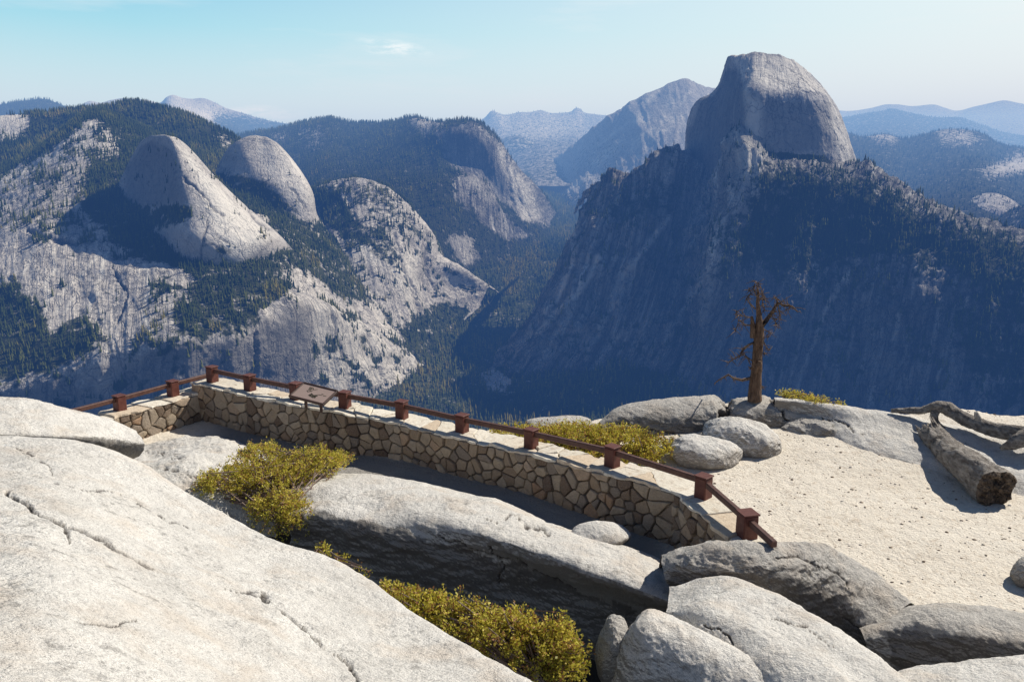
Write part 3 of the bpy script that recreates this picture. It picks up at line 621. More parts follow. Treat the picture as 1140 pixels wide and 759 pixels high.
def sdist(px, py, line):
    d = np.full(px.shape, 1e9); sg = np.zeros(px.shape)
    for (x1, y1), (x2, y2) in zip(line[:-1], line[1:]):
        dx, dy = x2-x1, y2-y1; L = dx*dx+dy*dy+1e-9
        tr = ((px-x1)*dx+(py-y1)*dy)/L; t = np.clip(tr, 0, 1)
        e = np.hypot(px-x1-t*dx, py-y1-t*dy); s_ = (dx*(py-y1)-dy*(px-x1))/math.sqrt(L)
        s_ = np.where((tr < 0)|(tr > 1), 0, s_)
        m = e < d; d = np.where(m, e, d); sg = np.where(m, s_, sg)
    return d, sg
def rock_net(name, rows, mat=None, step=2.0, amp=.05, top=1.2, rough=.5, seed=1, lines=(), dark=(), bright=(), label=None, cat='rock', kind=None, pits=0, maxn=330):
    mat = mat or M_gr
    g = net(rows, step, maxn)
    n = gnormals(g); c = g.mean((0, 1)); 
    up = n[..., 2].mean()
    d = 1.35*amp*(fbm(g, top, 7, .6, seed)*(1-rough)+fbm(g, top*.7, 7, .62, seed+9, ridged=True)*rough)
    if pits:
        pits *= 1.5
        st_ = g*np.array([.6, .6, 2.2]); d = d+pits*(.25+.9*sstep(.85, .35, np.abs(n[..., 2])))*fbm(st_, .45, 6, .62, seed+30, ridged=True)
    g = g+n*d[..., None]
    px, py = project(g)
    w1 = fbm(g, .35, 5, .62, seed+60); w2 = fbm(g+50, .35, 5, .62, seed+61)
    D = np.zeros(px.shape); B = np.zeros(px.shape)
    w4 = fbm(g+70, .12, 4, .65, seed+66)
    for wd, dep, line in lines:
        dd = linedist(px+w1*8+w4*1.5, py+w2*8-w4*1.5, line); wv = np.maximum(wd*.42*(1+1.6*w2), .35)
        k = 1-sstep(wv*.3, wv, dd); D = np.maximum(D, k*.9)
        g = g-n*(k*dep*.6+np.exp(-(dd/(wd*3.5))**2)*dep*.45*np.clip(.5+w1, 0, 1))[..., None]
    for s_, poly in dark: D = np.maximum(D, np.where(inpoly(px+w1*14, py+w2*14, poly), s_, 0))
    R, C = px.shape
    org = np.array([c[0], c[1], g[..., 2].min()]) if label else None
    o = npmesh(name, g.reshape(-1, 3), gfaces(R, C), mat, attrs={'dark': D.ravel(), 'bright': B.ravel()}, origin=org)
    if kind: o['kind'] = kind
    if label: tag(o, label, cat)
    return o

# ---- sandy terrace --------------------------------------------------------
xs = np.arange(-14, 19, .07); ys = np.arange(3.2, 24, .07)
X, Y_ = np.meshgrid(xs, ys)
edge = np.interp(X, [-14, -9, -7, -2, 0, 1, 3, 6, 9, 12, 19], [13.6, 16.2, 17.4, 14.8, 15.6, 16.2, 16.8, 16.8, 16.2, 15.4, 14])
crev = np.interp(X, [-14, -5, -3.2, 0, 2.2, 4, 6, 9, 19], [13.0, 12.4, 11.6, 10.5, 9.9, 9.3, 8.4, 7.9, 7.5])
G = np.stack([X, Y_, np.zeros_like(X)], -1)
w = fbm(G, 1.6, 4, .5, 5)
Z = -5.3+.05*w+.012*fbm(G, .25, 4, .6, 6)
Z = Z+.30*sstep(1.0, 5.0, X)*sstep(12.5, 16.5, Y_)-.0
Z = Z-1.4*(1-sstep(crev-.8, crev-.1, Y_))
over = np.maximum(Y_-edge-.5*w, 0); Z = Z-over*1.0-over**2*1.4
g = np.stack([X, Y_, Z], -1)
def mat_sand():
    m, nt, b = newmat('decomposed_granite_sand'); n = N(nt); p = n.pos()
    c = n.mix(n.noise(p, 1.2, 5, .6), (.78, .69, .565), (.92, .85, .73))
    c = n.mix(n.math('MULTIPLY', n.ramp(n.noise(p, 9, 6, .75), [(.52, 0), (.66, 1)]), .6), c, (.50, .395, .29))
    c = n.mix(n.math('MULTIPLY', n.ramp(n.noise(p, 34, 4, .75), [(.56, 0), (.68, 1)]), .45), c, (.34, .25, .18))
    c = n.mix(n.math('MULTIPLY', n.ramp(n.noise(p, 60, 3, .7), [(.3, 1), (.42, 0)]), .5), c, (.74, .69, .60))
    c = n.mix(n.attr('path'), c, n.mix(n.noise(p, 30, 4, .7), (.20, .195, .19), (.32, .305, .285)))  # darker grey painted over the sand as the wall's shadow band
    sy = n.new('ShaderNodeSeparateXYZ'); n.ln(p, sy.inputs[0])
    c = n.mix(n.ramp(n.math('ADD', sy.outputs[2], 5.5), [(.0, 1), (.14, 0)]), c, (.04, .033, .026))  # crevice shade put into the ground colour below terrace level
    n.ln(c, b.inputs['Base Color'])
    h = n.math('ADD', n.noise(p, 24, 5, .7), n.math('MULTIPLY', n.noise(p, 6, 5, .65), 2.2))
    n.ln(n.bump(h, .65, .035), b.inputs['Normal']); return m
M_sand = mat_sand()
wl = np.interp(X, [-8, -6.3, -2.5, 0, 1.3, 2.5], [17.2, 16.7, 14.2, 13.2, 12.2, 10.9])
path_shade = (1-sstep(1.9, 2.5, X+.2*w))*(1-sstep(-.05, .25, Y_-wl))*sstep(-6.6, -5.6, X)*.85  # mask of the painted shade between wall and outcrop
npmesh('ground', g.reshape(-1, 3), gfaces(*X.shape), M_sand, attrs={'path': path_shade.ravel()})['kind'] = 'structure'
def ground_z(x, y):
    i = np.clip(int(round((x+14)/.07)), 0, len(xs)-1); j = np.clip(int(round((y-3.2)/.07)), 0, len(ys)-1)
    return float(Z[j, i])
# cliff below the viewpoint rim
cl = []
for k, (yo, z) in enumerate(((0, -7.5), (6, -30), (60, -160), (240, -420), (600, -720), (1300, -960))):
    cl.append([(x*(1+k*.9)+(k*11) % 5, (14.6 if k == 0 else 15.5)+yo-abs(x)*.03*(k+1), z) for x in (-60, -30, -14, -4, 6, 16, 30, 60)])
Cn = np.array(cl, float); A_ = _cr(Cn, [6, 14, 20, 20, 20]); B_ = np.swapaxes(_cr(np.swapaxes(A_, 0, 1), [12]*7), 0, 1)
B_ = B_+gnormals(B_)*(fbm(B_, 60, 5, .5, 3)*np.clip(-B_[..., 2]/30, 0, 12))[..., None]
npmesh('cliff_slope', B_.reshape(-1, 3), gfaces(*B_.shape[:2]), M_mass, attrs={'st': st_coords(B_).reshape(-1, 3), 'forest': np.full(B_.shape[0]*B_.shape[1], .55)})['kind'] = 'structure'

# ---- foreground bedrock ------------------------------------------------------
ED = [(-150,472,-3.0),(0,484,-3.0),(80,491,-3.1),(150,512,-3.3),(205,545,-3.5),(262,578,-3.7),(310,603,-3.8),(360,618,-3.85),(415,650,-3.9),(470,690,-3.85),(530,725,-3.75),(590,759,-3.6),(680,812,-3.4)]
edY = [float(P(*q)[1]) for q in ED]
NS = [[(x, y+70, Y+.38) for (x, y, z), Y in zip(ED, edY)], [(x, y+14, Y+.22) for (x, y, z), Y in zip(ED, edY)], ED,
 [(-150,494,-2.85),(0,500,-2.9),(74,510,-3.0),(140,536,-3.16),(193,568,-3.36),(248,597,-3.53),(296,622,-3.63),(345,640,-3.68),(398,673,-3.74),(450,710,-3.7),(508,746,-3.6),(566,781,-3.45),(652,832,-3.25)],
 [(-150,540,-2.62),(-5,548,-2.65),(60,560,-2.7),(117,587,-2.84),(167,616,-3.0),(216,642,-3.13),(262,668,-3.23),(309,689,-3.28),(358,723,-3.33),(406,757,-3.29),(460,793,-3.2),(515,829,-3.05),(595,880,-2.85)],
 [(-150,630,-2.27),(-10,640,-2.28),(50,650,-2.3),(105,675,-2.4),(155,702,-2.5),(200,728,-2.6),(245,755,-2.7),(290,780,-2.75),(335,815,-2.8),(380,845,-2.75),(430,875,-2.65),(480,905,-2.5),(560,955,-2.3)],
 [(-170,780,-1.88),(-20,790,-1.85),(35,810,-1.88),(85,830,-1.93),(130,855,-2.0),(170,880,-2.08),(210,910,-2.13),(250,935,-2.17),(290,970,-2.18),(330,1000,-2.15),(375,1030,-2.08),(420,1060,-1.98),(500,1110,-1.85)],
 [(-500,1500,-1.62),(-250,1500,-1.62),(-100,1500,-1.62),(0,1500,-1.62),(100,1500,-1.62),(200,1500,-1.62),(300,1500,-1.62),(400,1500,-1.62),(500,1500,-1.62),(600,1500,-1.62),(700,1500,-1.62),(850,1500,-1.62),(1000,1500,-1.62)],
]
rock_net('bedrock_slab', NS, step=1.5, amp=.055, top=1.5, rough=.35, seed=101, kind='structure',
  lines=[(4.5, .05, [(8,548),(30,560),(55,577),(72,582),(80,600)]), (5, .05, [(78,585),(100,597),(122,607),(150,622),(170,632)]), (4, .05, [(290,664),(308,672),(322,684),(334,692),(346,706),(366,722),(384,735),(396,750),(402,765)]),
         (2, .02, [(60,540),(100,545),(140,548)]), (2, .02, [(85,690),(130,697),(150,690)]), (1.6,.015,[(150,560),(190,582),(215,590)]), (2,.02,[(250,655),(275,660),(290,664)]), (1.5,.012,[(20,500),(50,515),(60,528)])])
LS = [[(-150,452,13.2),(0,458,13.0),(50,468,12.9),(95,480,12.9),(135,494,13.0),(150,498,13.0)],
 [(-150,440,-3.3),(0,443,-3.4),(50,450,-3.55),(95,462,-3.75),(135,474,-3.95),(150,480,-4.05)],
 [(-150,462,-3.25),(0,466,-3.33),(45,471,-3.45),(88,479,-3.65),(131,484,-3.9),(158,490,-4.05)],
 [(-150,480,-3.3),(0,484,-3.38),(38,485,-3.48),(80,487,-3.62),(126,491,-3.92),(160,496,-4.12)],
 [(-150,492,10.1),(0,494,10.1),(38,497,10.4),(80,500,10.75),(122,505,11.3),(156,505,11.6)],
 [(-150,530,10.4),(0,530,10.4),(38,530,10.6),(80,520,10.95),(115,515,11.4),(145,512,11.75)]]
rock_net('rock_ledge', LS, step=1.5, amp=.06, top=.9, rough=.5, seed=102, label='flat pale granite ledge with a rounded grey overhanging lip beside the left stone wall', cat='rock ledge',
  dark=[(.75, [(-150,488),(0,490),(45,492),(70,498),(60,506),(-150,506)])], pits=.02)  # dark strip painted as the shadow under the lip
ML = [[(110,500,-5.6),(165,497,-5.6),(205,492,-5.6),(247,492,-5.6),(292,506,-5.6),(345,526,-5.6)],
 [(112,502,-5.35),(165,496,-5.3),(203,487,-5.22),(247,488,-5.24),(292,503,-5.33),(345,523,-5.35)],
 [(115,512,-5.0),(165,506,-5.08),(205,498,-4.98),(245,502,-5.0),(287,519,-5.15),(335,536,-5.2)],
 [(118,540,-4.8),(165,530,-4.8),(205,528,-4.75),(240,532,-4.8),(280,550,-5.0),(328,560,-5.2)],
 [(120,575,-4.8),(165,570,-4.9),(205,565,-5.0),(240,575,-5.1),(280,592,-5.4),(322,602,-5.7)]]
rock_net('rock_hump', ML, step=1.6, amp=.09, top=.8, rough=.5, seed=103, label='low sunlit granite hump between the side wall and the large yellow shrub', cat='rock',
  lines=[(2.5,.04,[(150,497),(180,505),(200,508)]), (3,.05,[(175,520),(210,528),(240,527)])])
AO = [[(316,534,-5.75),(368,530,-5.75),(430,534,-5.75),(500,547,-5.75),(560,561,-5.75),(615,584,-5.75),(680,606,-5.75),(735,628,-5.75),(792,658,-5.8)],
 [(318,533,-5.3),(368,528,-5.2),(430,531,-5.12),(500,544,-5.08),(560,559,-5.08),(615,582,-5.12),(680,604,-5.15),(735,626,-5.2),(792,656,-5.35)],
 [(318,548,-5.1),(362,541,-4.93),(425,547,-4.87),(492,563,-4.82),(552,578,-4.82),(610,600,-4.87),(675,622,-4.92),(731,643,-5.0),(788,668,-5.15)],
 [(320,562,-5.15),(356,556,-4.93),(418,564,-4.88),(482,581,-4.84),(543,595,-4.83),(603,617,-4.88),(668,640,-4.95),(725,661,-5.03),(782,684,-5.25)],
 [(322,580,11.05),(354,574,10.92),(414,588,10.62),(476,608,10.30),(537,622,10.06),(597,642,9.84),(660,664,9.62),(717,686,9.38),(776,704,9.15)],
 [(325,612,11.05),(354,614,10.92),(412,630,10.62),(471,654,10.32),(532,670,10.06),(591,692,9.84),(652,710,9.62),(711,720,9.38),(770,728,9.15)],
 [(325,680,11.1),(354,680,10.95),(412,700,10.6),(471,720,10.4),(532,740,10.15),(591,770,9.9),(652,790,9.7),(711,800,9.5),(770,800,9.4)]]
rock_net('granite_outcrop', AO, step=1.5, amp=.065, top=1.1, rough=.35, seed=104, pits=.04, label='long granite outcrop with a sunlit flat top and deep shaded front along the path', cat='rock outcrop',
  lines=[(2.6,.05,[(535,570),(552,580),(565,572),(580,578),(600,590)]), (4,.06,[(585,585),(605,588),(612,595)]), (3,.05,[(485,598),(520,612),(560,622),(600,640),(640,655)]), (4,.07,[(545,612),(560,630),(555,650)])], dark=[(.62, [(318,570),(360,570),(415,582),(475,602),(535,620),(600,640),(660,662),(720,688),(780,710),(780,800),(318,760)])])  # front below the shadow line painted darker as shade
EO = [[(732,645,9.7),(780,642,9.72),(830,640,9.75),(880,636,9.75),(925,634,9.75),(958,644,9.65),(986,662,9.4),(1015,684,9.05)],
 [(738,621,9.2),(778,607,9.08),(830,603,9.02),(880,605,9.07),(922,612,9.3),(956,630,9.38),(984,650,9.22),(1012,674,9.0)],
 [(738,630,8.95),(780,618,8.82),(831,614,8.75),(880,618,8.8),(918,630,8.98),(948,646,9.0),(972,665,8.95),(998,685,8.8)],
 [(743,644,8.85),(784,636,8.68),(832,635,8.6),(879,642,8.64),(914,658,8.78),(942,679,8.78),(962,699,8.65),(993,715,8.52)],
 [(754,664,8.84),(790,664,8.66),(834,672,8.58),(877,687,8.6),(908,704,8.72),(936,720,8.72),(958,732,8.6),(992,742,8.5)],
 [(760,740,8.95),(792,740,8.76),(836,745,8.68),(876,755,8.7),(906,768,8.8),(934,783,8.8),(958,793,8.7),(992,793,8.6)]]
rock_net('granite_hump', EO, step=1.5, amp=.08, top=.8, rough=.6, seed=105, mat=M_gr2, pits=.035, label='rounded grey rough outcrop just below the end of the rail, between sand and pale slab', cat='rock outcrop',
  lines=[(2,.03,[(865,622),(890,620),(920,632),(938,645),(945,655)]), (3,.05,[(940,690),(960,700),(975,712)])], dark=[(.5, [(745,636),(785,634),(832,632),(878,640),(912,655),(940,675),(962,695),(1000,712),(1000,800),(740,800)])])  # shade of the front face painted into the rock
FO = [[(950,706,9.0),(1018,688,9.1),(1060,684,9.1),(1102,688,9.0),(1155,700,8.8),(1280,715,8.4)],
 [(955,700,-5.45),(1020,678,-5.26),(1060,673,-5.2),(1100,677,-5.2),(1152,688,-5.25),(1275,704,-5.25)],
 [(962,710,-5.32),(1028,690,-5.04),(1068,687,-5.0),(1110,695,-5.0),(1160,706,-5.02),(1280,722,-5.02)],
 [(966,724,8.35),(1036,710,8.12),(1076,708,8.0),(1118,716,7.9),(1168,726,7.7),(1284,744,7.4)],
 [(970,742,8.25),(1042,738,8.05),(1080,738,7.95),(1122,738,7.85),(1172,746,7.65),(1288,760,7.35)],
 [(970,800,8.35),(1042,800,8.1),(1080,800,8.0),(1122,800,7.9),(1172,800,7.7),(1288,820,7.4)]]
rock_net('granite_hump', FO, step=1.5, amp=.06, top=.8, rough=.55, seed=106, pits=.04, mat=M_gr2, dark=[(.45, [(990,708),(1030,704),(1076,702),(1118,712),(1168,722),(1284,740),(1290,820),(990,820)])], label='low rounded grey outcrop at the near edge of the sand, right of the rough hump', cat='rock outcrop')  # dark polygon paints shade on the outcrop's front
GO = [[(968,800,7.6),(998,775,7.6),(1048,765,7.5),(1100,760,7.4),(1150,755,7.3),(1260,752,7.2)],
 [(978,764,-4.85),(1000,749,-4.73),(1050,740,-4.64),(1100,734,-4.58),(1150,729,-4.55),(1260,724,-4.55)],
 [(965,800,-4.6),(995,785,-4.5),(1050,778,-4.42),(1105,770,-4.38),(1158,765,-4.35),(1270,762,-4.35)],
 [(945,900,-4.3),(985,890,-4.2),(1050,880,-4.1),(1115,870,-4.05),(1175,865,-4.0),(1290,860,-4.0)]]
rock_net('rock_slab', GO, step=1.8, amp=.05, top=.8, rough=.4, seed=107, label='pale flat slab in the bottom corner below the low rounded outcrop', cat='rock')
DO = [[(744,672,8.8),(800,660,8.75),(853,674,8.5),(905,702,8.0),(955,734,7.4),(1005,768,6.75),(1050,810,6.2)],
 [(746,656,-4.76),(802,643,-4.6),(852,656,-4.62),(902,686,-4.64),(951,716,-4.58),(1000,750,-4.5),(1045,790,-4.4)],
 [(744,668,-4.7),(795,660,-4.5),(838,676,-4.5),(885,706,-4.5),(932,736,-4.44),(980,772,-4.37),(1020,812,-4.3)],
 [(743,686,-4.7),(786,685,-4.46),(822,700,-4.43),(866,729,-4.41),(910,760,-4.37),(955,795,-4.3),(995,835,-4.22)],
 [(742,706,7.76),(780,712,7.28),(812,732,6.93),(850,760,6.48),(892,790,6.1),(935,827,5.75),(972,867,5.45)],
 [(742,764,7.8),(780,768,7.3),(812,780,6.98),(850,805,6.55),(892,838,6.15),(935,873,5.8),(972,912,5.5)]]
rock_net('rock_slab', DO, step=1.5, amp=.06, top=.9, rough=.45, seed=108, pits=.02, label='long pale slab running down diagonally between two grey humps and the pointed boulder', cat='rock', lines=[(2.5,.04,[(782,695),(800,700),(812,722)]),(1.5,.02,[(860,690),(900,700),(930,720)])])
BO = [[(694,760,8.0),(704,735,7.95),(722,725,7.9),(750,728,7.8),(800,745,7.6),(850,770,7.3),(890,800,7.0)],
 [(690,728,7.72),(702,704,7.66),(722,690,7.6),(750,697,7.5),(798,720,7.28),(848,748,7.0),(888,778,6.75)],
 [(687,738,7.4),(699,706,7.35),(721,681,7.3),(748,688,7.2),(794,711,6.98),(842,739,6.72),(880,768,6.5)],
 [(684,758,7.12),(695,724,7.08),(716,702,7.0),(742,708,6.92),(786,731,6.7),(832,758,6.45),(868,788,6.2)],
 [(682,800,6.95),(692,780,6.9),(710,760,6.8),(736,764,6.7),(778,784,6.45),(820,810,6.2),(855,838,5.95)],
 [(682,900,6.9),(692,900,6.85),(710,900,6.75),(736,900,6.6),(778,900,6.35),(820,920,6.1),(855,940,5.9)]]
rock_net('boulder', BO, step=1.5, amp=.05, top=.6, rough=.5, seed=109, pits=.02, label='pointed sunlit boulder at the bottom edge, right of the shrub in the crevice', cat='boulder')
LG = [[(858,462,17.0),(900,465,17.0),(945,468,16.9),(992,476,16.5),(1042,486,16.2),(1092,498,16.0),(1150,510,15.6),(1270,530,14.8)],
 [(862,444,-4.55),(900,447,-4.6),(944,454,-4.7),(992,461,-4.8),(1042,470,-4.88),(1092,482,-4.95),(1150,496,-5.0),(1270,520,-5.1)],
 [(862,460,-4.85),(904,462,-4.85),(948,470,-4.88),(996,478,-4.95),(1046,488,-4.99),(1096,502,-5.03),(1150,518,-5.08),(1270,545,-5.15)],
 [(860,476,-5.1),(904,478,-5.08),(948,488,-5.06),(1000,498,-5.08),(1052,508,-5.1),(1104,524,-5.14),(1152,540,-5.18),(1270,570,-5.22)],
 [(858,496,-5.45),(902,497,-5.4),(944,510,-5.34),(1000,522,-5.3),(1055,534,-5.33),(1110,552,-5.37),(1154,566,-5.42),(1270,600,-5.5)]]
rock_net('bedrock_ledge', LG, step=1.6, amp=.06, top=1.1, rough=.5, seed=110, kind='structure', lines=[(3,.06,[(955,503),(975,510),(1000,514),(1030,520)]), (3,.08,[(915,465),(918,485)]), (2.5,.05,[(920,466),(945,475),(965,482)])], pits=.02)

# ---- boulders ------------------------------------------------------------------
def boulder(name, px0, px1, ptop, pbot, zb, dep, label, seed, mat=None, sq=2.6, amp=.09, lean=0, cat='boulder', res=90, sink=.12, lines=(), rot=0):
    """rounded block standing on elevation zb, seen between px0..px1 and ptop..pbot"""
    base = V((px0+px1)/2, pbot, zb); d = base.y
    rng_ = (V(px1, pbot, zb)-V(px0, pbot, zb)).length; rx = rng_/2; ry = dep/2
    cy = d+ry; top = float(P((px0+px1)/2, ptop, cy)[2]); rz = (top-zb+sink)/2
    ang = atan(base.x/base.y)
    cxp = V((px0+px1)/2, pbot, cy).x
    c = np.array([base.x*cy/d, cy, zb-sink+rz])
    u = np.linspace(0, 2*pi, res*2+1); v = np.linspace(-pi/2, pi/2, res)
    U, W = np.meshgrid(u, v)
    D = np.stack([np.cos(W)*np.cos(U), np.cos(W)*np.sin(U), np.sin(W)], -1)
    r = (np.abs(D)**sq).sum(-1)**(-1/sq)
    rp = np.random.default_rng(seed); acc = r**-9.
    for _ in range(13):
        nv = rp.normal(size=3); nv /= np.linalg.norm(nv); acc = acc+(np.maximum(D @ nv, 1e-3)/rp.uniform(.80, 1.02))**9
    r = acc**(-1/9.)
    r = r/np.percentile(r, 60)
    q = D*r[..., None]
    s3 = np.array([rx, ry, rz]); off = seed*17.3
    nz = fbm(q*s3+off, .7*max(rx, .3), 7, .6, seed)*.6+fbm(q*s3+off, .5*max(rx, .3), 7, .62, seed+5, ridged=True)*.55
    q = q*s3*(1+nz[..., None]*amp*2.2)
    q[..., 0] += lean*q[..., 2]
    a = -ang+rot; x = q[..., 0]*cos(a)-q[..., 1]*sin(a); y = q[..., 0]*sin(a)+q[..., 1]*cos(a)
    g = np.stack([x, y, q[..., 2]], -1)+c
    g[:, -1] = g[:, 0]
    px, py = project(g); Dk = np.zeros(px.shape)
    for wd, dp, line in lines:
        k = 1-sstep(wd*.3, wd, linedist(px+nz*3, py+nz*3, line)); Dk = np.maximum(Dk, k*.8); g = g-(D*(k*dp)[..., None])
    o = npmesh(name, g.reshape(-1, 3), gfaces(*px.shape), mat or M_gr2, attrs={'dark': Dk.ravel(), 'bright': 0*Dk.ravel()}, origin=(c[0], c[1], zb))
    return tag(o, label, cat)
RN = [[(664,486,17.6),(690,474,17.8),(720,468,18),(760,464,18),(796,462,18),(808,462,18),(822,460,18),(850,460,18),(880,468,17.8),(910,476,17.6)],
 [(668,471,15.7),(690,454,16.1),(720,447,16.3),(760,442.5,16.4),(796,440,16.4),(808,443,16.4),(822,439.5,16.4),(850,440.5,16.3),(876,449,16.1),(906,462,15.8)],
 [(669,474,15.5),(690,458,15.65),(720,451,15.75),(760,447,15.8),(797,445,15.8),(808,448,15.9),(822,445,15.75),(850,446,15.7),(877,454,15.6),(906,464,15.5)],
 [(671,479,15.38),(691,468,15.42),(721,463,15.45),(761,460,15.45),(797,459,15.45),(807,462,15.6),(820,458,15.45),(850,457,15.42),(878,461,15.4),(905,467,15.38)],
 [(673,485,15.3),(692,488,15.25),(722,490,15.22),(762,491,15.2),(797,490,15.2),(806,489,15.3),(818,484,15.25),(850,480,15.28),(878,473,15.3),(904,471,15.32)],
 [(674,500,15.4),(692,510,15.35),(722,510,15.32),(762,510,15.3),(797,510,15.3),(806,510,15.4),(818,505,15.35),(850,500,15.38),(878,490,15.4),(904,480,15.42)]]
rock_net('rim_rock', RN, mat=M_gr2, step=1.2, amp=.05, top=.9, rough=.55, seed=201, pits=.02, label='long low grey rock block on the rim, split by clefts, carrying the dead tree', cat='rock outcrop',
  lines=[(9,.22,[(812,438),(808,452),(803,468),(797,492)]), (6,.12,[(858,440),(868,450),(876,462),(884,475)]), (2.5,.05,[(690,470),(720,478),(750,484)])], dark=[(.35,[(672,480),(690,466),(720,461),(796,458),(850,458),(880,464),(880,520),(672,520)])])  # shadowed front of the block painted darker; clefts are real grooves
boulder('boulder', 747, 824, 488, 527, -5.3, 1.05, 'rounded boulder nearest the corner post of the railing', 204, sq=2.5, amp=.07, mat=M_gr)
boulder('boulder', 784, 863, 467, 515, -5.3, 1.15, 'taller rounded boulder at the edge of the sand behind the corner boulder', 205, sq=2.5, amp=.08, mat=M_gr, lean=-.12)
boulder('boulder', 584, 657, 466, 486, -5.2, 1.0, 'flat topped rock poking out behind the shrub bed', 206, sq=3, amp=.07)
boulder('boulder', 872, 935, 468, 500, -5.34, .8, 'broken low rock at the top of the sandy patch', 207, sq=2.3, amp=.12)
boulder('boulder', 636, 700, 584, 613, -5.16, .6, 'small smooth boulder resting on the far side of the long outcrop', 208, sq=2.2, amp=.04, mat=M_gr)
boulder('boulder', 660, 704, 694, 775, -5.1, .7, 'small grey boulder tucked behind the pointed boulder', 209, sq=2.6, amp=.07)
boulder('boulder', 1121, 1168, 623, 660, -5.32, .55, 'dark rock on the sand at the edge of the picture', 210, sq=2.5, amp=.07)
boulder('boulder', 181, 243, 526, 552, -5.0, .6, 'small dark rock beside the bright slab edge and the yellow shrub', 211, sq=2.6, amp=.08)
boulder('stone', 906, 917, 486, 492, -5.28, .14, 'fist sized stone by the broken low rock', 213, sq=2.4, amp=.08, res=20, cat='stone')
boulder('stone', 918, 930, 485, 493, -5.28, .15, 'slightly larger stone beside the fist sized one', 214, sq=2.4, amp=.08, res=20, cat='stone')

# ---- masonry wall ----------------------------------------------------------------
def mat_stone():
    m, nt, b = newmat('wall_stone'); n = N(nt); p = n.pos(); t = n.attr('tint')
    c = n.ramp(t, [(0, (.15, .10, .07)), (.25, (.34, .25, .17)), (.5, (.45, .36, .26)), (.72, (.24, .195, .16)), (.88, (.52, .42, .31)), (1, (.42, .26, .155))])
    c = n.mix(n.math('MULTIPLY', n.ramp(n.noise(p, 14, 5, .7), [(.45, 0), (.7, 1)]), .5), c, (.19, .15, .12))
    c = n.mix(n.math('MULTIPLY', n.ramp(n.noise(p, 60, 3, .7), [(.5, 0), (.65, 1)]), .35), c, (.50, .46, .41))
    n.ln(c, b.inputs['Base Color'])
    n.ln(n.bump(n.noise(p, 22, 6, .7), .8, .03), b.inputs['Normal']); return m
def mat_cap():
    m, nt, b = newmat('cap_stone'); n = N(nt); p = n.pos(); t = n.attr('tint')
    c = n.ramp(t, [(0, (.78, .71, .58)), (.6, (.88, .82, .70)), (1, (.70, .57, .42))])
    c = n.mix(n.math('MULTIPLY', n.ramp(n.noise(p, 9, 6, .75), [(.5, 0), (.64, 1)]), .5), c, (.45, .33, .22))
    c = n.mix(n.math('MULTIPLY', n.ramp(n.noise(p, 50, 3, .7), [(.5, 0), (.65, 1)]), .3), c, (.35, .31, .27))
    n.ln(c, b.inputs['Base Color']); n.ln(n.bump(n.noise(p, 18, 6, .7), .7, .03), b.inputs['Normal']); return m
def mat_mortar():
    m, nt, b = newmat('mortar'); n = N(nt); p = n.pos()
    n.ln(n.mix(n.noise(p, 20, 5, .7), (.09, .075, .06), (.22, .19, .15)), b.inputs['Base Color']); n.ln(n.bump(n.noise(p, 60, 4, .7), .8, .02), b.inputs['Normal']); return m
M_st, M_cap, M_mo = mat_stone(), mat_cap(), mat_mortar()
def clip_poly(poly, nx, ny, c):
    out = []
    for i in range(len(poly)):
        a, b = poly[i], poly[(i+1) % len(poly)]
        da, db = a[0]*nx+a[1]*ny-c, b[0]*nx+b[1]*ny-c
        if da <= 0: out.append(a)
        if (da < 0 < db) or (db < 0 < da):
            t = da/(da-db); out.append((a[0]+t*(b[0]-a[0]), a[1]+t*(b[1]-a[1])))
    return out
def voronoi(L, H, cell, rnd, aniso=1.25):
    pts = []; nx = max(2, int(L/(cell*aniso))); nz = max(1, int(round(H/cell)))
    for i in range(nx):
        for j in range(nz):
            pts.append(((i+.5+rnd.uniform(-.42, .42)+.5*(j % 2))*L/nx, (j+.5+rnd.uniform(-.36, .36))*H/nz))
    pts = [p for p in pts if 0 < p[0] < L and rnd.random() > .26]
    cells = []
    for i, p in enumerate(pts):
        poly = [(0, 0), (L, 0), (L, H), (0, H)]
        for j, q in enumerate(pts):
            if i == j or abs(q[0]-p[0]) > cell*4: continue
            nx_, ny_ = q[0]-p[0], q[1]-p[1]
            poly = clip_poly(poly, nx_, ny_, (q[0]**2+q[1]**2-p[0]**2-p[1]**2)/2)
            if not poly: break
        if len(poly) >= 3: cells.append((p, poly))
    return cells
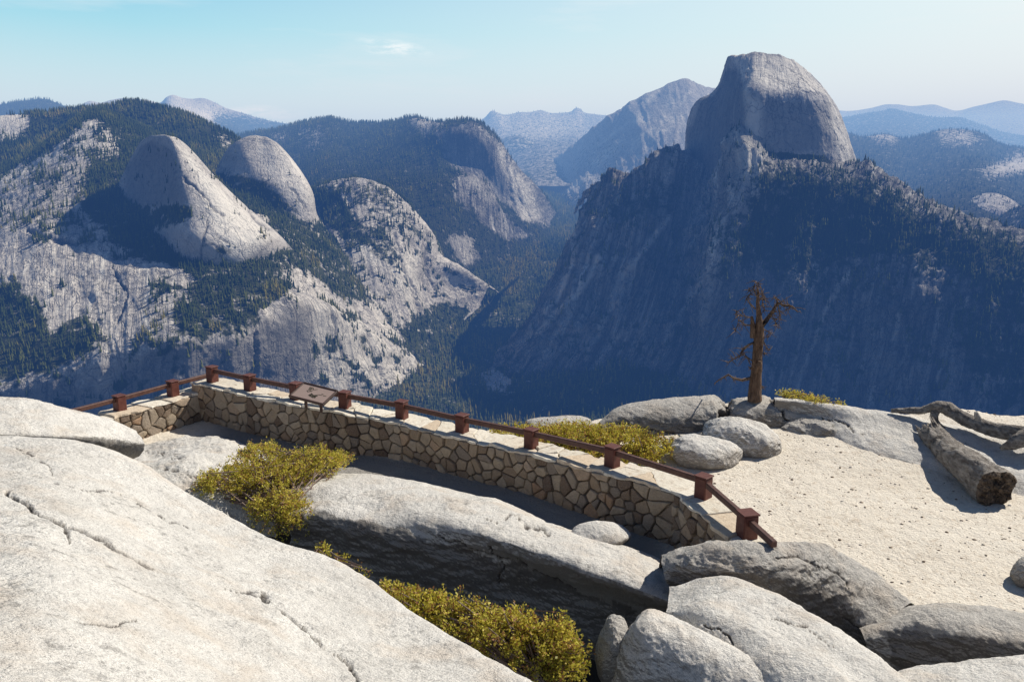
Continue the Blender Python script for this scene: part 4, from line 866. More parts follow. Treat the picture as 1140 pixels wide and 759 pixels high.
def stones(mb, L, H, cell, place, rnd, relief=.075, gap=.011, aniso=1.25):
    """place(s, h, out) -> world point"""
    for (cx_, cy_), poly in voronoi(L, H, cell, rnd, aniso):
        mx = sum(p[0] for p in poly)/len(poly); my = sum(p[1] for p in poly)/len(poly)
        rad = sum(math.hypot(p[0]-mx, p[1]-my) for p in poly)/len(poly)
        if rad < gap*2: continue
        # subdivide the outline so that the stones are not straight-edged
        op = []
        for i, a in enumerate(poly):
            b = poly[(i+1) % len(poly)]; l = math.hypot(b[0]-a[0], b[1]-a[1]); k = max(1, int(l/.06))
            for q in range(k):
                t = q/k; j = rnd.uniform(-.006, .006); op.append((a[0]+(b[0]-a[0])*t+j, a[1]+(b[1]-a[1])*t+rnd.uniform(-.006, .006)))
        tilt = (rnd.uniform(-.12, .12), rnd.uniform(-.12, .12)); rel = relief*rnd.uniform(.6, 1.15); tint = rnd.random()
        rings = []
        for inset, out in ((gap*.7, -.015), (gap*1.15, rel*.55), (gap*2.0, rel*.9), (min(gap*4.5, rad*.5), rel)):
            k = max(.1, 1-inset/rad)
            rings.append([place(mx+(p[0]-mx)*k, my+(p[1]-my)*k, out+(tilt[0]*(p[0]-mx)+tilt[1]*(p[1]-my))*(1 if out > 0 else 0)+rnd.uniform(-.003, .003)) for p in op])
        n_ = len(op); vs = [v for r in rings for v in r]+[place(mx, my, rel*1.04)]
        fs = []
        for r in range(len(rings)-1):
            for i in range(n_): fs.append((r*n_+i, r*n_+(i+1) % n_, (r+1)*n_+(i+1) % n_, (r+1)*n_+i))
        for i in range(n_): fs.append(((len(rings)-1)*n_+i, (len(rings)-1)*n_+(i+1) % n_, len(rings)*n_))
        mb.add(vs, fs, tint)
def smooth_path(pts, step=.06):
    pts = np.array([list(p) for p in pts], float)
    d = _cr(pts, [24]*(len(pts)-1)); L = np.concatenate([[0], np.cumsum(np.linalg.norm(np.diff(d, axis=0), axis=1))])
    return d, L
def wall(name, base, top, thick, label, seed, zlow=-5.75, endcap=(True, True), cell=.155, faceb=False):
    """base: plan points of the near face; top: elevation at each"""
    rnd = random.Random(seed)
    d, L = smooth_path([(b[0], b[1], t) for b, t in zip(base, top)]); tot = L[-1]
    def at(s):
        s = min(max(s, 0), tot); x = [np.interp(s, L, d[:, i]) for i in range(3)]
        e = .05; a = [np.interp(min(s+e, tot), L, d[:, i]) for i in range(2)]; b = [np.interp(max(s-e, 0), L, d[:, i]) for i in range(2)]
        t = Vector((a[0]-b[0], a[1]-b[1], 0)).normalized(); nrm = Vector((t.y, -t.x, 0))
        return Vector(x), t, nrm
    root = empty(name, (d[len(d)//2][0], d[len(d)//2][1], -5.3)); tag(root, label, 'stone wall')
    H = max(top)-zlow
    def front(s, h, o):
        p, t, nr = at(s); hh = (p.z-zlow)/H*h; return Vector((p.x, p.y, zlow+hh))+nr*o
    mb = MB(); stones(mb, tot, H, cell, front, rnd); 
    def endf(which):
        s0 = 0 if which == 0 else tot
        def f(s, h, o):
            p, t, nr = at(s0); hh = (p.z-zlow)/H*h
            return Vector((p.x, p.y, zlow+hh))-nr*(s if which == 1 else thick-s)+t*(o if which == 1 else -o)
        return f
    for k in (0, 1):
        if endcap[k]: stones(mb, thick, H, cell, endf(k), rnd)
    def back(s, h, o):
        p, t, nr = at(s); hh = (p.z-zlow)/H*h; return Vector((p.x, p.y, zlow+hh))-nr*(thick+o)
    stones(mb, tot, H, cell*1.3, back, rnd)
    mb.build('facing_stones', M_st, root, smooth=False)
    # core
    mb = MB(); K = max(6, int(tot/.12)); vs = []
    for i in range(K+1):
        p, t, nr = at(tot*i/K)
        for w_, z in ((.0, zlow), (.0, p.z-.012), (thick, p.z-.012), (thick, zlow)): vs.append(Vector((p.x, p.y, z))-nr*w_)
    fs = [(0, 1, 2, 3), tuple(range(K*4, K*4+4))[::-1]]
    for i in range(K):
        for k in range(4): fs.append((i*4+k, i*4+(k+1) % 4, (i+1)*4+(k+1) % 4, (i+1)*4+k))
    mb.add(vs, fs, .5); mb.build('core', M_mo, root)
    mb = MB()
    def topf(s, w_, o):
        p, t, nr = at(s); jag = .03*math.sin(s*9+seed)+.018*math.sin(s*23)
        q = w_/thick; off = -.035*(1-q)*2*(1 if q < .5 else 0)+.06*max(0, q-.5)*2+jag*abs(q-.5)*2
        return Vector((p.x, p.y, p.z+o*.55+.004))-nr*(w_+off)
    stones(mb, tot, thick, .27, topf, rnd, relief=.06, gap=.009, aniso=1.6)
    mb.build('coping', M_cap, root)
    return at, tot
zt = lambda px, py, Y: float(P(px, py, Y)[2])
ZB = -5.3
main_px = [(218,466),(300,486.5),(380,502),(441,509.5),(510,528),(562,541),(641,568),(720,594),(757,607)]
mb_ = [V(x, y, ZB) for x, y in main_px]
top_py = [426, 445, 459.5, 471, 488, 499, 519, 538.5, 550]
mt_ = [zt(x, ty, b.y) for (x, y), ty, b in zip(main_px, top_py, mb_)]
print('main wall', [(round(b.x, 2), round(b.y, 2), round(t, 2)) for b, t in zip(mb_, mt_)])
for i in range(len(mt_)): mt_[i] = mt_[i]
atM, LM_ = wall('stone_wall', mb_, mt_, .48, 'long low flagstone wall with sunlit cap stones carrying the main railing', 3)
# right return toward the viewer
c0 = mb_[-1]+Vector((.03, .0, 0))
rr = [Vector((c0.x+.02, c0.y+.40, 0)), Vector((c0.x+.14, c0.y-.35, 0)), Vector((c0.x+.22, c0.y-1.0, 0)), Vector((c0.x+.26, c0.y-1.7, 0))]
rr = [Vector((2.26, 10.95, 0)), Vector((2.48, 10.3, 0)), Vector((2.67, 9.7, 0)), Vector((2.86, 9.12, 0))]
zr = mt_[-1]; print('zr', zr)
atR, LR_ = wall('stone_wall', rr, [zr-.005, zr-.02, zr-.06, zr-.10], .36, 'short end wall turning toward the viewer beside the sand', 5)
# left return
ll = [V(112, 492, -5.3), V(165, 478, -5.3), V(222, 468, -5.3)]
la = V(222, 452, -4.75)
pA, pB = V(134, 457, -4.70), V(193, 440, -4.68)
tl_ = (pB-pA); tl_.z = 0; tl_.normalize(); nl = Vector((tl_.y, -tl_.x, 0))
l0 = [pA-tl_*2.2+nl*.24, pA+tl_*.9+nl*.24, pB+tl_*.75+nl*.24]
atL, LL_ = wall('stone_wall', l0, [-4.74, -4.72, -4.70], .46, 'lower side wall left of the long wall, running back to its end', 8)

# ---- railings ---------------------------------------------------------------------
def mat_paint(name, c1, c2):
    m, nt, b = newmat(name); n = N(nt); p = n.pos()
    n.ln(n.mix(n.ramp(n.noise(p, 12, 6, .7), [(.35, 0), (.7, 1)]), c1, c2), b.inputs['Base Color'])
    n.ln(n.bump(n.noise(p, 45, 5, .7), .35, .01), b.inputs['Normal']); b.inputs['Roughness'].default_value = .55; b.inputs['Specular IOR Level'].default_value = .35; return m
M_post = mat_paint('rust_brown_timber', (.105, .030, .022), (.175, .065, .045))
M_rail = mat_paint('brown_painted_rail', (.085, .038, .030), (.15, .075, .055))
def railing(label, cps, name='guard_railing', end0=None, end1=None, skip=(), size=.19, hgt=.33, railz=.235, thick=.075):
    """cps: post base centres"""
    root = empty(name, cps[len(cps)//2]); tag(root, label, 'railing')
    pts = ([end0] if end0 else [])+list(cps)+([end1] if end1 else [])
    for i, c in enumerate(cps):
        a = pts[min(pts.index(c)+1, len(pts)-1)]; b = pts[max(pts.index(c)-1, 0)]
        t = Vector((a.x-b.x, a.y-b.y, 0)).normalized(); nr = Vector((-t.y, t.x, 0))
        mb = MB(); h = hgt*random.uniform(.95, 1.05)
        mb.box(c+Vector((0, 0, h/2-.02)), size, size, h, t, nr, (0, 0, 1), bev=.014, taper=.97)
        po = mb.build('post', M_post, root)
        mb = MB(); mb.box(c+Vector((0, 0, h-.018+.012)), size*1.07, size*1.07, .022, t, nr, (0, 0, 1), bev=.004)
        cp_ = mb.build('post_cap', M_post, po, origin=root.location); cp_.location = (0, 0, 0)
    for a, b in zip(pts[:-1], pts[1:]):
        A = a+Vector((0, 0, railz)); B = b+Vector((0, 0, railz)); d = (B-A); l = d.length; d.normalize(); s_ = d.cross(Vector((0, 0, 1))).normalized(); up = s_.cross(d)
        ga = size/2-.006 if a in cps else 0; gb = size/2-.006 if b in cps else 0
        A2 = A+d*ga; B2 = B-d*gb
        mb = MB(); mb.box((A2+B2)/2, (B2-A2).length, thick, thick*1.15, d, s_, up, bev=.01); mb.build('rail', M_rail, root)
    return root
def on_wall(px, py):  # post base centre on the main wall's top, found along its centre line
    best = None
    for i in range(400):
        s = LM_*i/399; p, t, nr = atM(s); q = p-nr*.25+Vector((0, 0, .03)); x, y = project(np.array([q.x, q.y, q.z]))
        if best is None or abs(x-px) < best[0]: best = (abs(x-px), q)
    return best[1]
mp = [on_wall(x, 0) for x in (237, 279, 330, 384, 447, 514, 592, 682)]
mp.append(Vector((2.66, 10.55, zr+.02)))
railing('long brown post and rail fence on top of the main stone wall', mp)
railing('short brown rail with one post on the end wall by the sand', [Vector((2.96, 9.46, zr-.06))], end0=Vector((2.69, 10.44, zr+.0)), end1=Vector((3.10, 8.82, zr-.08)), size=.21, hgt=.34)
railing('brown rail with two posts on the lower side wall left of the main wall', [pA.copy(), pB.copy()], end0=pA-tl_*2.3, end1=pB+tl_*1.0)

# ---- interpretive panel --------------------------------------------------------------
c4 = [V(334, 425.5, 14.75), V(374, 434.5, 14.45), V(363, 452, 14.0), V(325.5, 441.5, 14.3)]
root = empty('information_panel', (c4[2]+c4[3])/2); tag(root, 'tilted brown framed orientation panel with a faded landscape drawing on the long wall', 'information panel')
ex = ((c4[1]-c4[0])+(c4[2]-c4[3])).normalized(); ey = ((c4[0]-c4[3])+(c4[1]-c4[2])); ey = (ey-ex*ey.dot(ex)).normalized(); nz = ex.cross(ey)
if nz.y > 0: nz = -nz
cen = sum(c4, Vector())/4; W_ = ((c4[1]-c4[0]).length+(c4[2]-c4[3]).length)/2; H_ = ((c4[0]-c4[3]).length+(c4[1]-c4[2]).length)/2
print('panel', W_, H_, nz)
M_fr = mat_paint('dark_bronze_frame', (.05, .028, .022), (.09, .05, .04))
mb = MB(); fw = .035
for sx, sy, w_, h_ in ((0, 1, W_, fw), (0, -1, W_, fw), (1, 0, fw, H_-2*fw), (-1, 0, fw, H_-2*fw)):
    mb.box(cen+ex*sx*(W_-fw)/2+ey*sy*(H_-fw)/2, w_, h_, .05, ex, ey, nz, bev=.006)
mb.build('frame', M_fr, root)
m, nt, b = newmat('faded_panel_print'); n = N(nt); n.ln(n.mix(n.noise(n.pos(), 6, 4, .6), (.34, .25, .215), (.42, .32, .28)), b.inputs['Base Color']); b.inputs['Roughness'].default_value = .4; M_pn = m
mb = MB(); mb.box(cen, W_-2*fw, H_-2*fw, .02, ex, ey, nz); face = mb.build('panel_face', M_pn, root)
M_ink = mat_paint('printed_ink', (.06, .055, .035), (.09, .075, .05))
mb = MB(); rnd = random.Random(4)
def ink(x0, y0, x1, y1, w_=.008):
    a = cen+ex*(x0-.5)*W_+ey*(.5-y0)*H_+nz*.0125; b_ = cen+ex*(x1-.5)*W_+ey*(.5-y1)*H_+nz*.0125
    d = (b_-a).normalized(); s_ = nz.cross(d)*w_/2; mb.add([a-s_, b_-s_, b_+s_, a+s_], [(0, 1, 2, 3)])
for x in (.27, .30, .33): ink(x, .22, x+.05, .42, .012)
for seg in ((.26,.2,.36,.2),(.36,.2,.42,.3),(.42,.3,.40,.42),(.28,.42,.34,.5),(.34,.5,.42,.4),(.45,.52,.55,.62),(.55,.62,.66,.5),(.66,.5,.74,.5),(.78,.5,.86,.48),(.70,.42,.76,.44),(.3,.3,.38,.28),(.44,.3,.5,.22)): ink(*seg, .014)
for i in range(26): 
    x = .42+.2*rnd.random(); y = .58+.16*rnd.random(); ink(x, y, x+.05, y-.03+.06*rnd.random(), .02)
mb.build('drawing', M_ink, face, origin=root.location).location = (0, 0, 0)
mb = MB()
for s_ in (-.22, .22):
    mb = MB(); a = cen+ex*s_*W_-ey*.1*H_-nz*.03; mb.box(a+Vector((0, .06, -.13)), .05, .05, .3, bev=.006)
    mb.build('bracket', M_fr, root)

# ---- shrubs -----------------------------------------------------------------------------
def mat_leaf(name, stops):
    m, nt, b = newmat(name); n = N(nt)
    c = n.ramp(n.attr('tint'), stops); n.ln(c, b.inputs['Base Color']); b.inputs['Roughness'].default_value = .5; b.inputs['Specular IOR Level'].default_value = .3
    tr = n.new('ShaderNodeBsdfTranslucent'); n.ln(c, tr.inputs['Color']); mx = n.new('ShaderNodeMixShader'); mx.inputs[0].default_value = .38
    out = nt.nodes['Material Output']; n.ln(b.outputs[0], mx.inputs[1]); n.ln(tr.outputs[0], mx.inputs[2]); n.ln(mx.outputs[0], out.inputs['Surface']); return m
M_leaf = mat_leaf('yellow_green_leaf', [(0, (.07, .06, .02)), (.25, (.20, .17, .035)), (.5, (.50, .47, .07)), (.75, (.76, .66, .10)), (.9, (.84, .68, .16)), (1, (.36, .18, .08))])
M_twig = mat_paint('shrub_twig', (.16, .10, .08), (.30, .23, .19))
def shrub(label, lobes, nleaf, seed, leaf=.032, group=None, twigs=70, base=None):
    """lobes: list of (centre Vector, rx, ry, rz). Leaves sit in sprigs on the shell and inside."""
    r = np.random.default_rng(seed); rnd = random.Random(seed)
    bc = base or Vector((lobes[0][0].x, lobes[0][0].y, lobes[0][0].z-lobes[0][3]*.8))
    root = empty('shrub', bc); tag(root, label, 'shrub')
    vol = np.array([l[1]*l[2]**.5*l[3]**.5 for l in lobes]); pr = vol/vol.sum()
    ns = nleaf//16
    li = r.choice(len(lobes), ns, p=pr)
    d = r.normal(size=(ns, 3)); d /= np.linalg.norm(d, axis=1, keepdims=True); d[:, 2] = np.where(d[:, 2] < -.35, -d[:, 2]*.7, d[:, 2])
    cen_ = np.array([list(l[0]) for l in lobes])[li]; rad = np.array([[l[1], l[2], l[3]] for l in lobes])[li]
    sh = r.uniform(.45, 1.0, ns)**.45
    sp = cen_+d*rad*(sh*(1+.22*fbm(cen_+d*rad, .28, 3, .6, seed)+.14*r.normal(size=ns)))[:, None]
    gaps = fbm(sp, .2, 3, .6, seed+3) > -.25
    sp, d, sh = sp[gaps], d[gaps], sh[gaps]
    k = 16; n_ = len(sp)*k
    ax = d*.6+np.array([0, 0, .7])+r.normal(size=d.shape)*.25; ax /= np.linalg.norm(ax, axis=1, keepdims=True)
    c = np.repeat(sp, k, 0)+np.repeat(ax, k, 0)*r.uniform(-.03, .09, (n_, 1))+r.normal(size=(n_, 3))*.018
    dirn = np.repeat(ax, k, 0)*.8+r.normal(size=(n_, 3))*.55; dirn /= np.linalg.norm(dirn, axis=1, keepdims=True)
    side = np.cross(dirn, r.normal(size=(n_, 3))); side /= np.linalg.norm(side, axis=1, keepdims=True)
    L_ = leaf*r.uniform(.7, 1.3, (n_, 1)); wd = L_*.32
    v = np.stack([c, c+dirn*L_*.5+side*wd, c+dirn*L_, c+dirn*L_*.5-side*wd], 1).reshape(-1, 3)
    f = np.arange(n_*4).reshape(-1, 4)
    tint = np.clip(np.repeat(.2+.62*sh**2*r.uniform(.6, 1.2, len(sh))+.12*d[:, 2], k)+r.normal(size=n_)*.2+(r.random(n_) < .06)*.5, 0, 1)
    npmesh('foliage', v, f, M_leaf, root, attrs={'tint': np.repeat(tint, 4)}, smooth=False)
    mb = MB()
    for i in range(int(twigs*1.8)):
        j = rnd.randrange(len(sp)); e = Vector(sp[j])+Vector(ax[j])*.05; s0 = bc+Vector((rnd.uniform(-.3, .3)*lobes[0][1], rnd.uniform(-.2, .2), 0)) if rnd.random() < .5 else Vector(lobes[rnd.randrange(len(lobes))][0])-Vector((0, 0, .1))
        m1 = s0.lerp(e, .5)+Vector((rnd.uniform(-.1, .1), rnd.uniform(-.1, .1), rnd.uniform(-.03, .1)))
        mb.tube([s0, m1, e+(e-s0).normalized()*.06*rnd.random()], [.019, .012, .005], 5, rnd.random())
    cs = sorted([Vector(l[0])-Vector((0, 0, l[3]*.6)) for l in lobes], key=lambda v: v.x)
    if len(cs) > 1: mb.tube(cs, .014, 6, .5)
    mb.build('stem', M_twig, root)
    return root
def lb(px, py, z, rx, ry, rz): c = V(px, py, z); return (c, rx, ry, rz)
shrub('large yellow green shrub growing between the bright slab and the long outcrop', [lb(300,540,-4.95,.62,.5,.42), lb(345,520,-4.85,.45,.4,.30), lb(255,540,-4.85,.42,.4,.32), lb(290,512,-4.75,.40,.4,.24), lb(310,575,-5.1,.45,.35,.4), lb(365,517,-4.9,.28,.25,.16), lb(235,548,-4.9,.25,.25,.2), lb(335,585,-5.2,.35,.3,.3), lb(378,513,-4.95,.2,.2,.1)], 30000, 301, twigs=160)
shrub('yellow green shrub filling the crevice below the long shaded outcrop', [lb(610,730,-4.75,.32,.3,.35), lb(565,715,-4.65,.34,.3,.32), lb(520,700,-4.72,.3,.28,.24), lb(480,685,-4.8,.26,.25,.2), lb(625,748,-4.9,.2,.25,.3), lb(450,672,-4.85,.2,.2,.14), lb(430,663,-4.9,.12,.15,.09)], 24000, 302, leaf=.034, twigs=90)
shrub('wide low shrub bed growing on the rim behind the long wall', [lb(600,492,-5.1,.6,.5,.24), lb(640,490,-5.08,.6,.55,.28), lb(690,495,-5.1,.6,.55,.30), lb(730,503,-5.15,.4,.4,.22), lb(570,485,-5.15,.4,.4,.18), lb(660,508,-5.2,.5,.35,.18), lb(715,515,-5.25,.35,.25,.15)], 34000, 303, leaf=.036, twigs=60)
shrub('strip of low green plants on the rim beside the dead tree', [lb(884,443,-4.62,.2,.2,.08), lb(905,447,-4.65,.26,.2,.08), lb(925,451,-4.72,.2,.2,.06), lb(872,441,-4.6,.12,.15,.07)], 2600, 304, leaf=.03, twigs=16)
shrub('tiny sprig of leaves showing at the crack edge below the large shrub', [lb(362,617,-4.6,.07,.08,.07), lb(402,640,-4.7,.07,.08,.06), lb(380,628,-4.72,.06,.08,.05)], 700, 305, leaf=.03, twigs=5)

# ---- dead tree -------------------------------------------------------------------------------
def mat_wood(name, c1, c2, sc=(9, 9, 1.6)):
    m, nt, b = newmat(name); n = N(nt); p = n.pos()
    a = n.noise(p, 3, 7, .7, mult=sc); c = n.mix(n.ramp(a, [(.35, 0), (.68, 1)]), c1, c2)
    c = n.mix(n.math('MULTIPLY', n.ramp(n.noise(p, 5, 5, .7), [(.5, 0), (.7, 1)]), .4), c, tuple(x*.45 for x in c1))
    n.ln(c, b.inputs['Base Color']); n.ln(n.bump(a, 1.0, .10), b.inputs['Normal']); return m
M_bark = mat_wood('dead_bark', (.09, .055, .04), (.34, .23, .16))
M_twg = mat_wood('dead_branch_wood', (.17, .11, .08), (.40, .30, .23))
M_drift = mat_wood('weathered_wood', (.16, .135, .115), (.58, .53, .47), (5, 1.6, 5))
TY = 15.7
tp = lambda px, py, dy=0: V(px, py, TY+dy)
root = empty('dead_tree', tp(841, 443)); tag(root, 'bare dead tree trunk with broken spiky branches standing on the rim rock', 'dead tree')
def knobbly(path, rads, n_=22, sub=10, seed=0, amp=.16, fl=.0):
    pts = np.array([list(p) for p in path]); pts = _cr(pts, [sub]*(len(pts)-1)); rr_ = np.interp(np.linspace(0, 1, len(pts)), np.linspace(0, 1, len(rads)), rads)
    g_ = []
    for i, p in enumerate(pts):
        d = Vector(pts[min(i+1, len(pts)-1)]-pts[max(i-1, 0)]).normalized(); a = d.cross(Vector((.1, .99, .05))).normalized(); b_ = d.cross(a)
        th = np.linspace(0, 2*pi, n_+1); g_.append(p+rr_[i]*(np.outer(np.cos(th), a)+np.outer(np.sin(th), b_)))
    g_ = np.array(g_); ctr = pts[:, None, :]; dv = g_-ctr
    q = np.concatenate([dv/rr_[:, None, None]*.5, 0*dv[..., :1]], -1)[..., :3]
    q = q+np.linspace(0, 1, len(pts))[:, None, None]*np.array([0, 0, 1.])*len(path)*.55+seed
    nn = fbm(q, .55, 5, .6, seed, ridged=True)*amp+fbm(q, .9, 4, .5, seed+4)*amp
    g_ = ctr+dv*(1+nn[..., None]); g_[:, -1] = g_[:, 0]
    return g_
def add_grid(mb, g_, cap=True):
    R, C = g_.shape[:2]; b0 = len(mb.v); mb.add(g_.reshape(-1, 3).tolist(), gfaces(R, C).tolist(), .5)
    if cap:
        for r_ in (0, R-1):
            c = g_[r_].mean(0); mb.add([tuple(c)]+g_[r_].tolist(), [(0, i+1, i+2) for i in range(C-1)], .5)
mb = MB(); add_grid(mb, knobbly([tp(840.5, 446), tp(841, 425), tp(842.5, 405), tp(844, 385), tp(845.5, 366), tp(845, 350), tp(843.5, 338), tp(844, 326), tp(842.5, 317)], [.125, .102, .09, .086, .078, .046, .032, .022, .010], n_=30, sub=10, seed=3, amp=.24))
add_grid(mb, knobbly([tp(838, 376), tp(838, 362), tp(837, 352)], [.055, .05, .02], n_=12, sub=5, seed=5))
mb.build('trunk', M_bark, root, smooth=True)
def branch(pts, r0, seed, twn=6, tl=.14):
    rnd = random.Random(seed); mb = MB(); P3 = [tp(*q) for q in pts]; twn += 5; tl *= 1.25
    n_ = len(P3); mb.tube(P3, [r0*1.1*(1-.8*i/(n_-1)) for i in range(n_)], 7, .5, jag=.12, seed=seed)
    for i in range(int(twn*1.6)):
        k = rnd.uniform(.25, 1)*(n_-1); a = P3[int(min(k, n_-2))].lerp(P3[int(min(k, n_-2))+1], k-int(min(k, n_-2)))
        d = Vector((rnd.uniform(-1, 1), rnd.uniform(-.7, .7), rnd.uniform(-1, .7))).normalized(); l = tl*rnd.uniform(.5, 1.6)
        m_ = a+d*l*.5+Vector((rnd.uniform(-1, 1), 0, rnd.uniform(-1, 1)))*l*.06
        mb.tube([a, m_, a+d*l+Vector((0, 0, -.1*l))], [.009, .006, .003], 5, .5)
    mb.build('branch', M_twg, root, smooth=True)
for i, (pts, r0, tw, tl) in enumerate([
  ([(836,421),(826,423),(817,421),(811,417),(800,423),(795,427)], .034, 3, .1),
  ([(846,372),(852,358),(858,350),(866,337),(872,340),(882,341),(888,347)], .05, 10, .22),
  ([(866,337),(864,331),(861,332)], .018, 3, .1), ([(866,337),(868,352),(867,364)], .014, 3, .12), ([(858,350),(863,358),(867,367)], .012, 3, .12),
  ([(840,381),(833,384),(827,390),(824,396),(816,400),(809,404)], .026, 7, .13),
  ([(838,362),(830,362),(822,356),(821,362),(817,370)], .018, 6, .14), ([(838,354),(828,352),(821,350),(819,345)], .014, 6, .12),
  ([(841,344),(835,338),(831,332),(836,326),(833,320)], .016, 7, .12), ([(844,336),(850,330),(848,322),(843,315)], .014, 8, .11),
  ([(850,380),(853,386),(857,390)], .013, 3, .08), ([(850,366),(856,370),(855,376)], .012, 4, .09), ([(843,330),(838,322),(842,313)], .012, 8, .10), ([(846,352),(851,345),(849,335),(852,328)], .018, 8, .12),
  ([(850,394),(853,393)], .015, 1, .05), ([(848,430),(850,432)], .018, 0, .05), ([(838,411),(833,408)], .018, 1, .05), ([(838,402),(830,396),(826,388)], .014, 6, .14)]):
    branch([tuple(p)+(random.uniform(-.06, .06)*j,) for j, p in enumerate(pts)], r0, 40+i, tw, tl)
mb = MB(); add_grid(mb, knobbly([tp(843, 413, -.10), tp(845, 407, -.16), tp(846, 402, -.18)], [.05, .055, .03], n_=12, sub=5, seed=9)); mb.build('burl', M_bark, root, smooth=True)

# ---- fallen logs ---------------------------------------------------------------------------------
lp = lambda px, py, Y: V(px, py, Y)
root = empty('fallen_log', lp(1090, 552, 12.4)); tag(root, 'thick weathered log with a splintered far end lying across sand and rock', 'log')
mb = MB(); ax_ = [lp(1040, 487, 14.4), lp(1052, 499, 13.9), lp(1068, 512, 13.3), lp(1088, 527, 12.7), lp(1108, 544, 12.15)]
gl = knobbly(ax_, [.21, .20, .22, .245, .265], n_=60, sub=16, seed=21, amp=.3)
jag = fbm(gl[0]*3, .3, 4, .6, 77); axis = Vector(ax_[0]-ax_[1]).normalized()
for r_ in range(8): gl[r_] += np.array(axis)*(np.clip(jag+.25, 0, 1)*.5*(1-r_/8))[:, None]
add_grid(mb, gl, cap=False); mb.build('log_body', M_drift, root, smooth=True)
endr = gl[-1]; ce = endr.mean(0); ad_ = -np.array(axis); ge = []
for q_ in np.linspace(1, .02, 14):
    rr0 = ce+(endr-ce)*q_; ge.append(rr0+ad_*(.02+.16*fbm(rr0*4, .4, 5, .65, 5)[:, None]+.02*(1-q_)))
ge[0] = endr; ge = np.array(ge)
M_end = mat_wood('broken_wood_end', (.07, .052, .04), (.30, .23, .17), (4, 4, 4))
mb = MB(); add_grid(mb, ge, cap=False); mb.build('broken_end', M_end, root, smooth=False)
mb = MB(); rnd = random.Random(9)
for i in range(46):
    t = rnd.uniform(0, 2*pi); a = ax_[0]+Vector((cos(t)*.16, 0, sin(t)*.16)); l = rnd.uniform(.12, .4)
    e = a+axis*l+Vector((rnd.uniform(-.08, .08), rnd.uniform(-.05, .05), rnd.uniform(0, .16))); mb.tube([a-axis*.1, a.lerp(e, .5), e], [.035, .025, .006], 6, .5, jag=.3, seed=i)
mb.build('splinters', M_drift, root, smooth=True)
root = empty('fallen_branch', lp(1070, 475, 14.9)); tag(root, 'long twisted grey driftwood limb lying on the ledge beyond the thick log', 'fallen branch')
mb = MB(); add_grid(mb, knobbly([lp(992, 457, 15.3), lp(1010, 457, 15.2), lp(1028, 456.5, 15.1), lp(1042, 452, 15.0), lp(1056, 456, 14.9), lp(1070, 464, 14.7), lp(1084, 471, 14.5), lp(1104, 478, 14.2), lp(1128, 482, 13.9), lp(1165, 487, 13.4)], [.035, .06, .065, .09, .13, .12, .12, .12, .14, .15], n_=26, sub=9, seed=31, amp=.26))
mb.build('limb', M_drift, root, smooth=True)
mb = MB(); add_grid(mb, knobbly([lp(1042, 455, 15.0), lp(1040, 464, 14.9), lp(1044, 472, 14.85), lp(1052, 478, 14.75)], [.08, .06, .05, .03], n_=16, sub=6, seed=33, amp=.25)); mb.build('fork', M_drift, root, smooth=True)
mb = MB(); add_grid(mb, knobbly([lp(1165, 480, 13.7), lp(1140, 488, 13.6), lp(1124, 495, 13.6), lp(1114, 499, 13.7)], [.16, .13, .08, .03], n_=18, sub=8, seed=35, amp=.3)); mb.build('fork', M_drift, root, smooth=True)
mb = MB(); add_grid(mb, knobbly([lp(1092, 474, 14.4), lp(1089, 466, 14.4), lp(1086, 458.5, 14.4)], [.06, .055, .03], n_=14, sub=5, seed=36, amp=.2)); mb.build('stub', mat_wood('bleached_wood', (.55, .5, .43), (.7, .65, .58)), root, smooth=True)

# ---- pebbles and litter on the sand -------------------------------------------------------------------
mb_v, mb_f, tn = [], [], []
r = np.random.default_rng(8); n_ = 6000
px_ = r.uniform(0, 9, n_)**1.0; 
x = r.uniform(2.2, 11, n_); y = r.uniform(7.6, 16.2, n_)
keep = (y > np.interp(x, [2.2, 3, 4, 6, 9, 11], [11.2, 9.9, 9.6, 8.5, 8, 7.8])); x, y = x[keep], y[keep]
s_ = .004+.02*r.random(len(x))**11
ico = bmesh.new(); bmesh.ops.create_icosphere(ico, subdivisions=1, radius=1); iv = np.array([v.co for v in ico.verts]); jf = np.array([[v.index for v in f.verts] for f in ico.faces]); ico.free()
z = np.array([ground_z(a, b_) for a, b_ in zip(x, y)])
jit = 1+.35*r.normal(size=(len(x), len(iv), 1))*.5
sc3 = np.stack([s_*r.uniform(.8, 1.8, len(x)), s_*r.uniform(.8, 1.4, len(x)), s_*r.uniform(.5, .9, len(x))], -1)
v = iv[None]*jit*sc3[:, None]+np.stack([x, y, z+.003], -1)[:, None]
f = (jf[None]+(np.arange(len(x))*len(iv))[:, None, None]).reshape(-1, 3)
m, nt, b = newmat('pebble_stone'); n = N(nt); n.ln(n.ramp(n.attr('tint'), [(0, (.22, .17, .13)), (.35, (.36, .28, .21)), (.6, (.6, .53, .44)), (1, (.78, .72, .64))]), b.inputs['Base Color'])
o = npmesh('pebbles', v.reshape(-1, 3), f, m, attrs={'tint': np.repeat(r.random(len(x)), len(iv))}, smooth=False); o['kind'] = 'stuff'; o['label'] = 'loose pebbles and litter scattered over the sand'
# ================================================================== HAZE, SKY, SUN, CAMERA
m = bpy.data.materials.new('air_haze'); m.use_nodes = True; nt = m.node_tree; nt.nodes.clear(); n = N(nt)
out = n.new('ShaderNodeOutputMaterial'); ab = n.new('ShaderNodeVolumeAbsorption'); em = n.new('ShaderNodeEmission'); ad = n.new('ShaderNodeAddShader')
SIG = (1/50000, 1/31000, 1/18000); J = (.22, .39, .66)
dens = max(SIG)
